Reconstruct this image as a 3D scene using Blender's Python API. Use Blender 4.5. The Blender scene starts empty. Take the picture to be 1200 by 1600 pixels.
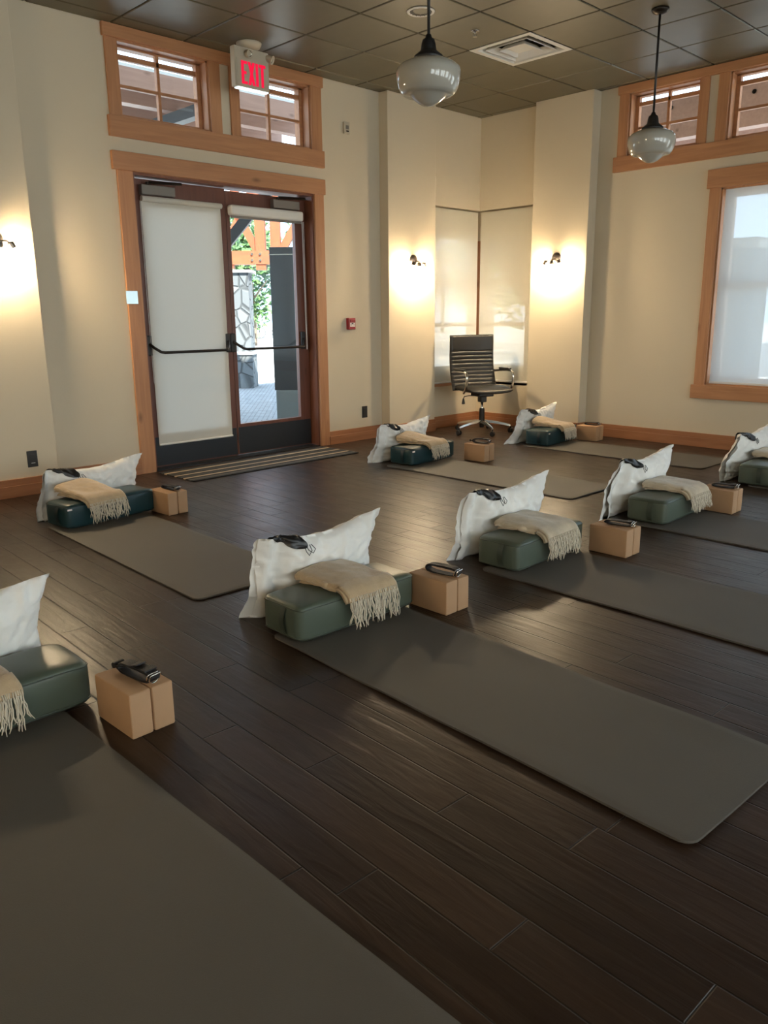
import bpy, bmesh, math, random
from mathutils import Vector, Matrix, noise
PI = math.pi
C = bpy.context.scene.collection
SC = bpy.context.scene

# ------------------------------------------------------------------ camera
cam_data = bpy.data.cameras.new('camera')
cam = bpy.data.objects.new('camera', cam_data); C.objects.link(cam)
F = Vector((0.67934595, 0.69324762, -0.24061757)); R = Vector((0.71249834, -0.70160562, -0.00978135)); U = Vector((0.17559954, 0.1647947, 0.97057071))
cam.matrix_world = Matrix(((R.x, U.x, -F.x, -7.5095), (R.y, U.y, -F.y, -6.0583), (R.z, U.z, -F.z, 1.2635), (0, 0, 0, 1)))
cam_data.sensor_fit = 'VERTICAL'; cam_data.sensor_height = 36; cam_data.lens = 1239.62 * 36 / 1600
cam_data.clip_start = 0.05; cam_data.clip_end = 300
SC.camera = cam
# ------------------------------------------------------------------ world, sun, exposure
W = bpy.data.worlds.new('sky'); SC.world = W; W.use_nodes = True
bg = W.node_tree.nodes['Background']; bg.inputs[0].default_value = (0.60, 0.78, 1.0, 1); bg.inputs[1].default_value = 5.0
sun_d = bpy.data.lights.new('sun', 'SUN'); sun_d.energy = 24; sun_d.angle = 0.01; sun_d.color = (1, .94, .86)
sun = bpy.data.objects.new('sun', sun_d); C.objects.link(sun)
sun.rotation_euler = Vector((-0.25, -0.70, 0.62)).to_track_quat('Z', 'Y').to_euler(); sun.location = (-10, -20, 20)
SC.view_settings.view_transform = 'Standard'; SC.view_settings.look = 'None'
SC.view_settings.gamma = 1; SC.view_settings.use_curve_mapping = False
SC.view_settings.exposure = 0.0
SC.cycles.use_denoising = True
SC.cycles.max_bounces = 10; SC.cycles.transparent_max_bounces = 16
SC.cycles.sample_clamp_indirect = 6
BULB = 1120.0        # bulb emission
H = 3.3676

# ------------------------------------------------------------------ materials
def mat(name, col=(.5, .5, .5), rough=.5, metal=0., spec=.5, bump=0., bscale=50., var=0., vscale=3., sheen=0., vec=None, coat=0.):
    m = bpy.data.materials.new(name); m.use_nodes = True
    nt = m.node_tree; b = nt.nodes['Principled BSDF']
    b.inputs['Base Color'].default_value = (*col, 1); b.inputs['Roughness'].default_value = rough
    b.inputs['Metallic'].default_value = metal; b.inputs['Specular IOR Level'].default_value = spec
    b.inputs['Sheen Weight'].default_value = sheen; b.inputs['Coat Weight'].default_value = coat
    tc = nt.nodes.new('ShaderNodeTexCoord'); mp = nt.nodes.new('ShaderNodeMapping'); nt.links.new(tc.outputs['Object'], mp.inputs[0])
    if vec: mp.inputs['Scale'].default_value = vec
    if var:
        n = nt.nodes.new('ShaderNodeTexNoise'); n.inputs['Scale'].default_value = vscale; n.inputs['Detail'].default_value = 5
        nt.links.new(mp.outputs[0], n.inputs['Vector'])
        r = nt.nodes.new('ShaderNodeValToRGB'); r.color_ramp.elements[0].position = .3; r.color_ramp.elements[1].position = .7
        r.color_ramp.elements[0].color = (*[c * (1 - var) for c in col], 1); r.color_ramp.elements[1].color = (*[min(1, c * (1 + var)) for c in col], 1)
        nt.links.new(n.outputs['Fac'], r.inputs[0]); nt.links.new(r.outputs[0], b.inputs['Base Color'])
    if bump:
        n = nt.nodes.new('ShaderNodeTexNoise'); n.inputs['Scale'].default_value = bscale; n.inputs['Detail'].default_value = 4
        nt.links.new(mp.outputs[0], n.inputs['Vector'])
        bp = nt.nodes.new('ShaderNodeBump'); bp.inputs['Strength'].default_value = bump; bp.inputs['Distance'].default_value = .004
        nt.links.new(n.outputs['Fac'], bp.inputs['Height']); nt.links.new(bp.outputs[0], b.inputs['Normal'])
    return m
def emit(name, col, s):
    m = bpy.data.materials.new(name); m.use_nodes = True; nt = m.node_tree; nt.nodes.clear()
    e = nt.nodes.new('ShaderNodeEmission'); e.inputs[0].default_value = (*col, 1); e.inputs[1].default_value = s
    o = nt.nodes.new('ShaderNodeOutputMaterial'); nt.links.new(e.outputs[0], o.inputs[0]); return m
def glass_mat(name, tint=(.93, .96, .95), refl=.9):
    m = bpy.data.materials.new(name); m.use_nodes = True; nt = m.node_tree; nt.nodes.clear()
    t = nt.nodes.new('ShaderNodeBsdfTransparent'); t.inputs[0].default_value = (*tint, 1)
    g = nt.nodes.new('ShaderNodeBsdfGlossy'); g.inputs['Roughness'].default_value = .0; g.inputs[0].default_value = (refl, refl, refl, 1)
    f = nt.nodes.new('ShaderNodeFresnel'); f.inputs[0].default_value = 1.5
    mx = nt.nodes.new('ShaderNodeMixShader'); o = nt.nodes.new('ShaderNodeOutputMaterial')
    ge = nt.nodes.new('ShaderNodeNewGeometry'); mm = nt.nodes.new('ShaderNodeMath'); mm.operation = 'MULTIPLY_ADD'; mm.inputs[1].default_value = -1; mm.inputs[2].default_value = 1
    nt.links.new(ge.outputs['Backfacing'], mm.inputs[0]); m3 = nt.nodes.new('ShaderNodeMath'); m3.operation = 'MULTIPLY'; nt.links.new(f.outputs[0], m3.inputs[0]); nt.links.new(mm.outputs[0], m3.inputs[1])
    nt.links.new(m3.outputs[0], mx.inputs[0]); nt.links.new(t.outputs[0], mx.inputs[1]); nt.links.new(g.outputs[0], mx.inputs[2]); nt.links.new(mx.outputs[0], o.inputs[0])
    return m
def shade_mat(name, col, transl, transp):
    m = bpy.data.materials.new(name); m.use_nodes = True; nt = m.node_tree; nt.nodes.clear()
    d = nt.nodes.new('ShaderNodeBsdfDiffuse'); d.inputs[0].default_value = (*col, 1)
    t = nt.nodes.new('ShaderNodeBsdfTranslucent'); t.inputs[0].default_value = (*col, 1)
    p = nt.nodes.new('ShaderNodeBsdfTransparent')
    m1 = nt.nodes.new('ShaderNodeMixShader'); m1.inputs[0].default_value = transl
    m2 = nt.nodes.new('ShaderNodeMixShader'); m2.inputs[0].default_value = transp
    o = nt.nodes.new('ShaderNodeOutputMaterial')
    nt.links.new(d.outputs[0], m1.inputs[1]); nt.links.new(t.outputs[0], m1.inputs[2]); nt.links.new(m1.outputs[0], m2.inputs[1]); nt.links.new(p.outputs[0], m2.inputs[2]); nt.links.new(m2.outputs[0], o.inputs[0])
    return m
def wood(name, a, b, axis, rough=.45):
    m = mat(name, a, rough); nt = m.node_tree; bs = nt.nodes['Principled BSDF']; mp = nt.nodes['Mapping']
    sc = [22, 22, 22]; sc[axis] = 1.6; mp.inputs['Scale'].default_value = sc
    n = nt.nodes.new('ShaderNodeTexNoise'); n.inputs['Scale'].default_value = 1.3; n.inputs['Detail'].default_value = 6; n.inputs['Distortion'].default_value = .5
    nt.links.new(mp.outputs[0], n.inputs['Vector'])
    r = nt.nodes.new('ShaderNodeValToRGB'); r.color_ramp.elements[0].position = .3; r.color_ramp.elements[1].position = .72
    r.color_ramp.elements[0].color = (*b, 1); r.color_ramp.elements[1].color = (*a, 1)
    nt.links.new(n.outputs['Fac'], r.inputs[0])
    # knots
    mp2 = nt.nodes.new('ShaderNodeMapping'); tc = nt.nodes['Texture Coordinate']; nt.links.new(tc.outputs['Object'], mp2.inputs[0])
    s2 = [5, 5, 5]; s2[axis] = 2.2; mp2.inputs['Scale'].default_value = s2
    v = nt.nodes.new('ShaderNodeTexVoronoi'); v.inputs['Scale'].default_value = 1.0; nt.links.new(mp2.outputs[0], v.inputs['Vector'])
    r2 = nt.nodes.new('ShaderNodeValToRGB'); r2.color_ramp.elements[0].position = .02; r2.color_ramp.elements[1].position = .13
    r2.color_ramp.elements[0].color = (.35, .3, .28, 1); r2.color_ramp.elements[1].color = (1, 1, 1, 1); nt.links.new(v.outputs['Distance'], r2.inputs[0])
    mx = nt.nodes.new('ShaderNodeMix'); mx.data_type = 'RGBA'; mx.blend_type = 'MULTIPLY'; mx.inputs[0].default_value = .8
    nt.links.new(r.outputs[0], mx.inputs[6]); nt.links.new(r2.outputs[0], mx.inputs[7]); nt.links.new(mx.outputs[2], bs.inputs['Base Color'])
    bp = nt.nodes.new('ShaderNodeBump'); bp.inputs['Strength'].default_value = .12; bp.inputs['Distance'].default_value = .003
    nt.links.new(n.outputs['Fac'], bp.inputs['Height']); nt.links.new(bp.outputs[0], bs.inputs['Normal'])
    return m
def floor_mat():
    m = mat('dark_plank_floor', (.03, .018, .012), .3); nt = m.node_tree; L = nt.links; N = nt.nodes; b = N['Principled BSDF']
    mp = N['Mapping']; mp.inputs['Rotation'].default_value = (0, 0, .035)
    sx = N.new('ShaderNodeSeparateXYZ'); L.new(mp.outputs[0], sx.inputs[0])
    def M(op, a, bb=None, c=None):
        n = N.new('ShaderNodeMath'); n.operation = op
        for i, v in enumerate((a, bb, c)):
            if v is None: continue
            if isinstance(v, (int, float)): n.inputs[i].default_value = v
            else: L.new(v, n.inputs[i])
        return n.outputs[0]
    PW, PL = .127, 1.15
    u = M('DIVIDE', sx.outputs[0], PW); uid = M('FLOOR', u); uf = M('FRACT', u)
    wn = N.new('ShaderNodeTexWhiteNoise'); wn.noise_dimensions = '1D'; L.new(uid, wn.inputs['W'])
    v = M('ADD', M('DIVIDE', sx.outputs[1], PL), M('MULTIPLY', wn.outputs['Value'], 7.0)); vid = M('FLOOR', v); vf = M('FRACT', v)
    cb = N.new('ShaderNodeCombineXYZ'); L.new(uid, cb.inputs[0]); L.new(vid, cb.inputs[1])
    w2 = N.new('ShaderNodeTexWhiteNoise'); w2.noise_dimensions = '2D'; L.new(cb.outputs[0], w2.inputs['Vector'])
    gu = M('SUBTRACT', .5, M('ABSOLUTE', M('SUBTRACT', uf, .5))); gv = M('SUBTRACT', .5, M('ABSOLUTE', M('SUBTRACT', vf, .5)))
    du = M('MULTIPLY', gu, PW); dv = M('MULTIPLY', gv, PL); d = M('MINIMUM', du, dv)
    gap = N.new('ShaderNodeMapRange'); gap.inputs[1].default_value = .0008; gap.inputs[2].default_value = .0035; gap.interpolation_type = 'SMOOTHSTEP'; L.new(d, gap.inputs[0])
    # grain, offset per board
    off = N.new('ShaderNodeVectorMath'); off.operation = 'MULTIPLY_ADD'; L.new(w2.outputs['Color'], off.inputs[0]); off.inputs[1].default_value = (9, 9, 9); L.new(mp.outputs[0], off.inputs[2])
    st = N.new('ShaderNodeMapping'); st.inputs['Scale'].default_value = (26, 3.0, 1); L.new(off.outputs[0], st.inputs[0])
    g1 = N.new('ShaderNodeTexNoise'); g1.inputs['Scale'].default_value = 1; g1.inputs['Detail'].default_value = 5; g1.inputs['Distortion'].default_value = 1.2; L.new(st.outputs[0], g1.inputs['Vector'])
    st2 = N.new('ShaderNodeMapping'); st2.inputs['Scale'].default_value = (9, 5, 1); L.new(off.outputs[0], st2.inputs[0])
    g2 = N.new('ShaderNodeTexNoise'); g2.inputs['Scale'].default_value = 1.; g2.inputs['Detail'].default_value = 3; L.new(st2.outputs[0], g2.inputs['Vector'])
    r = N.new('ShaderNodeValToRGB'); r.color_ramp.elements[0].position = .25; r.color_ramp.elements[1].position = .8
    r.color_ramp.elements[0].color = (.020, .0105, .0065, 1); r.color_ramp.elements[1].color = (.048, .027, .017, 1)
    L.new(M('ADD', M('MULTIPLY', g1.outputs['Fac'], .6), M('MULTIPLY', w2.outputs['Value'], .4)), r.inputs[0])
    mx = N.new('ShaderNodeMix'); mx.data_type = 'RGBA'; mx.inputs[6].default_value = (.006, .004, .003, 1)
    L.new(gap.outputs[0], mx.inputs[0]); L.new(r.outputs[0], mx.inputs[7]); L.new(mx.outputs[2], b.inputs['Base Color'])
    L.new(M('ADD', M('MULTIPLY', g2.outputs['Fac'], .16), .27), b.inputs['Roughness'])
    hgt = M('ADD', M('ADD', M('MULTIPLY', g1.outputs['Fac'], .55), M('MULTIPLY', g2.outputs['Fac'], .8)), M('MULTIPLY', gap.outputs[0], .9))
    bp = N.new('ShaderNodeBump'); bp.inputs['Strength'].default_value = .75; bp.inputs['Distance'].default_value = .004
    L.new(hgt, bp.inputs['Height']); L.new(bp.outputs[0], b.inputs['Normal'])
    b.inputs['Specular IOR Level'].default_value = .26
    return m
def stripe_mat():
    m = mat('striped_mat_fabric', (.2, .2, .2), .9, bump=.5, bscale=300); nt = m.node_tree; b = nt.nodes['Principled BSDF']
    sx = nt.nodes.new('ShaderNodeSeparateXYZ'); nt.links.new(nt.nodes['Texture Coordinate'].outputs['Generated'], sx.inputs[0])
    r = nt.nodes.new('ShaderNodeValToRGB'); r.color_ramp.interpolation = 'CONSTANT'
    k, be, gr = (.012, .012, .012, 1), (.42, .32, .21, 1), (.07, .065, .06, 1)
    st = [(0, k), (.07, gr), (.14, k), (.23, be), (.29, k), (.34, gr), (.36, k), (.40, gr), (.42, k), (.49, be), (.55, k), (.61, gr), (.63, k), (.68, gr), (.70, k), (.77, be), (.85, k), (.90, gr), (.94, k)]
    e = r.color_ramp.elements; e[0].position = 0; e[0].color = k; e[1].position = st[1][0]; e[1].color = st[1][1]
    for p_, c_ in st[2:]:
        x = e.new(p_); x.color = c_
    nt.links.new(sx.outputs[1], r.inputs[0]); nt.links.new(r.outputs[0], b.inputs['Base Color']); return m
def stone_mat(name, a, b_, sc=5.):
    m = mat(name, a, .9); nt = m.node_tree; b = nt.nodes['Principled BSDF']
    v = nt.nodes.new('ShaderNodeTexVoronoi'); v.inputs['Scale'].default_value = sc; v.feature = 'DISTANCE_TO_EDGE'; nt.links.new(nt.nodes['Mapping'].outputs[0], v.inputs['Vector'])
    v2 = nt.nodes.new('ShaderNodeTexVoronoi'); v2.inputs['Scale'].default_value = sc; nt.links.new(nt.nodes['Mapping'].outputs[0], v2.inputs['Vector'])
    r = nt.nodes.new('ShaderNodeValToRGB'); r.color_ramp.elements[0].position = .02; r.color_ramp.elements[1].position = .07
    r.color_ramp.elements[0].color = (.5, .5, .5, 1); r.color_ramp.elements[1].color = (1, 1, 1, 1); nt.links.new(v.outputs['Distance'], r.inputs[0])
    mx = nt.nodes.new('ShaderNodeMix'); mx.data_type = 'RGBA'; mx.inputs[6].default_value = (*a, 1); mx.inputs[7].default_value = (*b_, 1); nt.links.new(v2.outputs['Color'], mx.inputs[0])
    m2 = nt.nodes.new('ShaderNodeMix'); m2.data_type = 'RGBA'; m2.blend_type = 'MULTIPLY'; m2.inputs[0].default_value = 1; nt.links.new(mx.outputs[2], m2.inputs[6]); nt.links.new(r.outputs[0], m2.inputs[7])
    nt.links.new(m2.outputs[2], b.inputs['Base Color'])
    bp = nt.nodes.new('ShaderNodeBump'); bp.inputs['Distance'].default_value = .03; nt.links.new(r.outputs[0], bp.inputs['Height']); nt.links.new(bp.outputs[0], b.inputs['Normal'])
    return m
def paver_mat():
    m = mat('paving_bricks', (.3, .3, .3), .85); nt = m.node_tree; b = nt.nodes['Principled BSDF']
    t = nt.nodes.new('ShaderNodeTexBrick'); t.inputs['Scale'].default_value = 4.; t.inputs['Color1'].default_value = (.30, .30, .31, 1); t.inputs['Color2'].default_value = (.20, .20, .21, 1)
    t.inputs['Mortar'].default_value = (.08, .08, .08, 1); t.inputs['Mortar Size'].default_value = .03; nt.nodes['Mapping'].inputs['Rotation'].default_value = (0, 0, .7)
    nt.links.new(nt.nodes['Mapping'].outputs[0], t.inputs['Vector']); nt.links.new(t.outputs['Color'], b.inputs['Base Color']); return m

WALL = (.62, .535, .40)
m_wall = mat('cream_wall_paint', WALL, .75, bump=.04, bscale=120)
m_floor = floor_mat()
m_tile = mat('olive_ceiling_tile', (.105, .092, .060), .42, bump=.15, bscale=260, var=.06, vscale=8)
m_tee = mat('ceiling_grid_metal', (.030, .026, .018), .5)
m_tx = wood('fir_trim_horizontal', (.50, .24, .112), (.39, .175, .080), 0)
m_ty = wood('fir_trim_depthwise', (.50, .24, .112), (.39, .175, .080), 1)
m_tz = wood('fir_trim_vertical', (.50, .24, .112), (.39, .175, .080), 2)
m_bx = wood('baseboard_wood', (.40, .175, .08), (.30, .125, .055), 0)
m_by = wood('baseboard_wood_depthwise', (.40, .175, .08), (.30, .125, .055), 1)
m_door = wood('red_brown_door_wood', (.165, .058, .034), (.12, .040, .024), 2, .35)
m_jamb = wood('red_brown_jamb_wood', (.20, .075, .042), (.15, .055, .03), 2, .4)
m_kick = mat('dark_kick_plate', (.030, .034, .040), .35, .4)
m_glass = glass_mat('window_glass')
m_blind = shade_mat('roller_blind_fabric', (.70, .665, .59), .16, .0)
m_screen = shade_mat('solar_screen_fabric', (.74, .69, .57), .22, .10)
m_backblind = shade_mat('fill_blind_fabric', (.88, .87, .84), .80, .0)  # very translucent, for the added fill windows behind the viewer
m_winblind = shade_mat('window_blind_fabric', (.74, .79, .82), .25, .13)
m_white = mat('white_vinyl', (.72, .70, .66), .4)
m_black = mat('black_plastic', (.012, .012, .013), .45)
m_bronze = mat('dark_bronze_metal', (.03, .024, .02), .35, .7)
m_grey = mat('grey_metal', (.20, .18, .16), .45, .3)
m_chrome = mat('polished_chrome', (.75, .73, .70), .12, 1.)
m_nickel = mat('brushed_nickel', (.22, .19, .17), .3, .9)
m_bulb = emit('lit_bulb', (1.0, .77, .48), BULB)
m_opal = mat('opal_glass', (.42, .40, .35), .08, coat=.6)
m_opal.node_tree.nodes['Principled BSDF'].inputs['Subsurface Weight'].default_value = .3
m_opal.node_tree.nodes['Principled BSDF'].inputs['Subsurface Radius'].default_value = (.03, .03, .03)
m_signbody = mat('cream_sign_housing', (.50, .44, .34), .5)
m_exit = emit('exit_red_letters', (1.0, .012, .06), 1.0)
m_lens = emit('lit_sign_lens', (.85, .97, 1.), 1.5)
m_matg = mat('grey_foam_mat', (.105, .095, .080), .62, bump=.25, bscale=420, var=.05, vscale=2)
m_mate = mat('dark_foam_mat', (.088, .079, .068), .62, bump=.25, bscale=420, var=.05, vscale=2)
m_sage = mat('sage_vinyl', (.078, .098, .074), .36, bump=.06, bscale=300)
m_teal = mat('deep_teal_vinyl', (.006, .034, .042), .36, bump=.06, bscale=300)
m_sagep = mat('sage_piping', (.045, .058, .044), .4); m_tealp = mat('teal_piping', (.008, .022, .028), .4)
m_pillow = mat('white_cotton', (.88, .86, .82), .85, bump=.7, bscale=14, sheen=.2)
m_blank = mat('beige_wool', (.50, .365, .22), .95, bump=.5, bscale=240, var=.08, vscale=30, sheen=.4)
m_blank2 = mat('oatmeal_wool', (.55, .45, .32), .95, bump=.5, bscale=240, var=.15, vscale=14, sheen=.4)
m_fringe = mat('cream_wool_yarn', (.66, .58, .46), .95)
m_block = mat('tan_foam_block', (.44, .26, .14), .7, bump=.12, bscale=300, var=.04, vscale=10)
m_strap = mat('black_webbing', (.010, .009, .011), .6, bump=.6, bscale=400)
m_silk = mat('black_satin', (.008, .008, .009), .35)
m_leather = mat('black_leather', (.009, .008, .007), .42, bump=.08, bscale=200)
m_red = mat('red_enamel', (.30, .02, .03), .35)
m_label = mat('white_label', (.75, .65, .62), .5)
m_steel = mat('brushed_steel', (.55, .62, .60), .22, 1.)
m_timber = wood('red_fir_timber', (.30, .075, .022), (.22, .055, .018), 2, .6)
m_timberx = wood('red_fir_timber_x', (.30, .075, .022), (.22, .055, .018), 0, .6)
m_porch = mat('pale_porch_boards', (.75, .76, .76), .6, var=.1)
m_porchd = mat('dark_porch_steel', (.05, .055, .06), .5)
m_porchr = wood('porch_beam_red', (.46, .27, .21), (.38, .22, .17), 0, .5)
m_stone = stone_mat('grey_field_stone', (.17, .18, .185), (.11, .12, .13), 4.)
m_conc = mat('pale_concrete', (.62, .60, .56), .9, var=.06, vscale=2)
m_cap = mat('stone_cap', (.50, .50, .48), .8)
m_pave = paver_mat()
m_leaf = mat('tree_leaves', (.075, .15, .045), .6, var=.4, vscale=1.5)
m_leaf2 = mat('dark_tree_leaves', (.045, .10, .05), .6, var=.4, vscale=1.5)
m_bark = mat('grey_bark', (.16, .12, .09), .9)
m_ext = mat('exterior_siding', (.30, .26, .20), .8)

# ------------------------------------------------------------------ mesh helpers
class MB:
    def __init__(s): s.v = []; s.f = []; s.mi = []
    def add(s, vs, fs, mi=0):
        k = len(s.v); s.v += [tuple(v) for v in vs]; s.f += [tuple(i + k for i in f) for f in fs]; s.mi += [mi] * len(fs); return s
    def box(s, x0, x1, y0, y1, z0, z1, M=None, mi=0):
        vs = [Vector((x, y, z)) for z in (z0, z1) for y in (y0, y1) for x in (x0, x1)]
        if M: vs = [M @ v for v in vs]
        return s.add(vs, [(0, 2, 3, 1), (4, 5, 7, 6), (0, 1, 5, 4), (2, 6, 7, 3), (0, 4, 6, 2), (1, 3, 7, 5)], mi)
    def tube(s, path, r, n=10, cap=True, closed=False, mi=0):
        P = [Vector(p) for p in path]; K = len(P); rs = r if isinstance(r, (list, tuple)) else [r] * K
        vs = []; up = None
        for i, p in enumerate(P):
            if closed: t = P[(i + 1) % K] - P[i - 1]
            else: t = P[min(i + 1, K - 1)] - P[max(i - 1, 0)]
            t.normalize()
            if up is None: up = t.orthogonal().normalized()
            up = (up - t * up.dot(t))
            if up.length < 1e-6: up = t.orthogonal()
            up.normalize(); w = t.cross(up)
            vs += [p + (up * math.cos(a) + w * math.sin(a)) * rs[i] for a in (2 * PI * j / n for j in range(n))]
        fs = []
        for i in range(K if closed else K - 1):
            a, b = i * n, ((i + 1) % K) * n
            fs += [(a + j, a + (j + 1) % n, b + (j + 1) % n, b + j) for j in range(n)]
        if cap and not closed: fs += [tuple(range(n - 1, -1, -1)), tuple((K - 1) * n + j for j in range(n))]
        return s.add(vs, fs, mi)
    def lathe(s, prof, n=32, M=None, mi=0):
        vs = []; fs = []
        for r, z in prof: vs += [Vector((r * math.cos(2 * PI * j / n), r * math.sin(2 * PI * j / n), z)) for j in range(n)]
        if M: vs = [M @ v for v in vs]
        for i in range(len(prof) - 1): fs += [(i * n + j, i * n + (j + 1) % n, (i + 1) * n + (j + 1) % n, (i + 1) * n + j) for j in range(n)]
        return s.add(vs, fs, mi)
    def grid(s, fn, nu, nv, closed_u=False, mi=0):
        vs = [fn(i / (nu if closed_u else nu - 1), j / (nv - 1)) for j in range(nv) for i in range(nu)]
        fs = []
        for j in range(nv - 1):
            for i in range(nu if closed_u else nu - 1):
                a = j * nu + i; b = j * nu + (i + 1) % nu; fs.append((a, b, b + nu, a + nu))
        return s.add(vs, fs, mi)
    def prism(s, pts, z0, z1, M=None, mi=0):
        n = len(pts); vs = [Vector((x, y, z0)) for x, y in pts] + [Vector((x, y, z1)) for x, y in pts]
        if M: vs = [M @ v for v in vs]
        return s.add(vs, [tuple(range(n - 1, -1, -1)), tuple(range(n, 2 * n))] + [(i, (i + 1) % n, n + (i + 1) % n, n + i) for i in range(n)], mi)
    def build(s, name, m, parent=None, smooth=False, bevel=0., seg=2, weld=0.):
        me = bpy.data.meshes.new(name); me.from_pydata(s.v, [], s.f)
        ms = m if isinstance(m, (list, tuple)) else [m]
        for x in ms: me.materials.append(x)
        if len(ms) > 1:
            for p_, i in zip(me.polygons, s.mi): p_.material_index = i
        bm = bmesh.new(); bm.from_mesh(me)
        if weld: bmesh.ops.remove_doubles(bm, verts=bm.verts, dist=weld)
        bmesh.ops.recalc_face_normals(bm, faces=bm.faces)
        if bevel:
            es = [e for e in bm.edges if len(e.link_faces) == 2 and e.calc_face_angle(0) > .6]
            bmesh.ops.bevel(bm, geom=es, offset=bevel, segments=seg, affect='EDGES', profile=.5)
        bm.to_mesh(me); bm.free()
        if smooth:
            for p_ in me.polygons: p_.use_smooth = True
        elif bevel:
            me.shade_smooth() if False else None
        o = bpy.data.objects.new(name, me); C.objects.link(o)
        if parent: o.parent = parent
        return o
def tag(o, label=None, cat=None, group=None, kind=None):
    if label: o['label'] = label
    if cat: o['category'] = cat
    if group: o['group'] = group
    if kind: o['kind'] = kind
    return o
def thing(name, label, cat, loc=(0, 0, 0), rz=0., group=None):
    o = bpy.data.objects.new(name, None); C.objects.link(o); o.location = loc; o.rotation_euler = (0, 0, rz); o.empty_display_size = .1
    return tag(o, label, cat, group)
def struct(o, label=None, cat=None): return tag(o, label, cat, kind='structure')
def autosmooth(o, ang=.7):
    me = o.data
    for p_ in me.polygons: p_.use_smooth = True
    bm = bmesh.new(); bm.from_mesh(me)
    for e in bm.edges:
        if len(e.link_faces) == 2 and e.calc_face_angle(0) > ang: e.smooth = False
    bm.to_mesh(me); bm.free(); return o

# ------------------------------------------------------------------ room shell
X0, Y0 = -10.5, -10.0
struct(MB().box(X0 - .2, .0, Y0 - .2, .0, -.12, 0).build('floor', m_floor), 'dark brown hand-scraped plank floor running the whole room', 'floor')
# ceiling tiles on a grid
cb = MB()
xs = [0.0]; x = -.089
while x > X0: xs.append(x); x -= .6096
xs.append(X0)
ys = [0.0]; y = -.180
while y > Y0: ys.append(y); y -= .6096
ys.append(Y0)
g = .006
VENT = (-1.918, -1.308, -2.009, -1.399)
for i in range(len(xs) - 1):
    for j in range(len(ys) - 1):
        x1, x0 = xs[i], xs[i + 1]; y1, y0 = ys[j], ys[j + 1]
        if x1 - x0 < .03 or y1 - y0 < .03: continue
        if abs((x0 + x1) / 2 + 1.613) < .1 and abs((y0 + y1) / 2 + 1.704) < .1: continue
        e = .010
        vs = [(x0 + g + e * k, y0 + g + e * k, z) for k, z in ((0, 0), (1, 0))]
        q = lambda d, z: [Vector((x0 + d, y0 + d, z)), Vector((x1 - d, y0 + d, z)), Vector((x1 - d, y1 - d, z)), Vector((x0 + d, y1 - d, z))]
        cb.add(q(g, H + .012) + q(g, H + .005) + q(g + .006, H), [(0, 1, 2, 3), (8, 11, 10, 9)] + [(a, (a + 1) % 4, 4 + (a + 1) % 4, 4 + a) for a in range(4)] + [(4 + a, 4 + (a + 1) % 4, 8 + (a + 1) % 4, 8 + a) for a in range(4)])
vx0, vx1, vy0, vy1 = VENT
for a in ((X0 - .2, vx0, Y0 - .2, .2), (vx1, .2, Y0 - .2, .2), (vx0, vx1, Y0 - .2, vy0), (vx0, vx1, vy1, .2)): cb.box(*a, H + .010, H + .2, mi=1)
cb.box(vx0 - .02, vx1 + .02, vy0 - .02, vy1 + .02, H + .2, H + .22, mi=1)
struct(cb.build('ceiling', [m_tile, m_tee]), 'olive brown suspended ceiling of square tiles', 'ceiling')

def wall(name, axis, a0, a1, z1, opens, t0, t1, label):
    mb = MB()
    aa = sorted({a0, a1, *[v for o in opens for v in o[:2]]}); zz = sorted({0, z1, *[v for o in opens for v in o[2:]]})
    for i in range(len(aa) - 1):
        run = None
        for j in range(len(zz) - 1):
            ca, cz = (aa[i] + aa[i + 1]) / 2, (zz[j] + zz[j + 1]) / 2
            hole = any(o[0] < ca < o[1] and o[2] < cz < o[3] for o in opens)
            if not hole:
                if run is None: run = [zz[j], zz[j + 1]]
                else: run[1] = zz[j + 1]
            if hole or j == len(zz) - 2:
                if run:
                    if axis == 'x': mb.box(aa[i], aa[i + 1], t0, t1, *run)
                    else: mb.box(t0, t1, aa[i], aa[i + 1], *run)
                run = None
    return struct(mb.build(name, m_wall), label, 'wall')
ZD, ZS0, ZS1, ZT = 2.362, 2.596, 2.742, 3.275
NZ0, NZ1 = .50, 2.405
wall('wall_left', 'x', X0 - .2, .2, 3.56, [(-4.27, -2.452, -1, ZD), (-4.32, -3.53, ZS1, ZT), (-3.24, -2.465, ZS1, ZT), (-.90, .2, NZ0, NZ1)], 0, .2, 'cream painted wall around the double door and the transom pair')
BW = (-4.35, -2.768, .592, 2.346)
BWX = [(-6.9, -5.3, .592, 2.346), (-9.4, -7.8, .592, 2.346)]
RT = [(-2.505, -1.81), (-3.46, -2.768)]
wall('wall_right', 'y', Y0 - .2, 0, 3.56, [(-.84, 0, NZ0, NZ1), (*RT[0], 2.737, 3.29), (*RT[1], 2.737, 3.29), BW, *BWX], 0, .2, 'cream painted wall around the large screened window')
BACKW = [(-9.9, -7.7), (-7.3, -5.1), (-4.7, -2.5), (-2.1, -.3)]
wall('wall_back', 'x', X0 - .2, .0, 3.56, [(a, b, .55, 2.75) for a, b in BACKW], Y0 - .2, Y0, 'cream painted wall behind the viewer')
wall('wall_side', 'y', Y0, .0, 3.56, [], X0 - .2, X0, 'cream painted wall at the far left side')
PD = .12
struct(MB().box(-1.59, -.885, -PD, 0, 0, H).build('wall_left_pier', m_wall, bevel=.004), 'cream pier with a lit sconce left of the corner blinds', 'wall')
struct(MB().box(-PD - .02, 0, -1.50, -.825, 0, H).build('wall_right_pier', m_wall, bevel=.004), 'cream pier with a lit sconce right of the corner blinds', 'wall')
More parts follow.
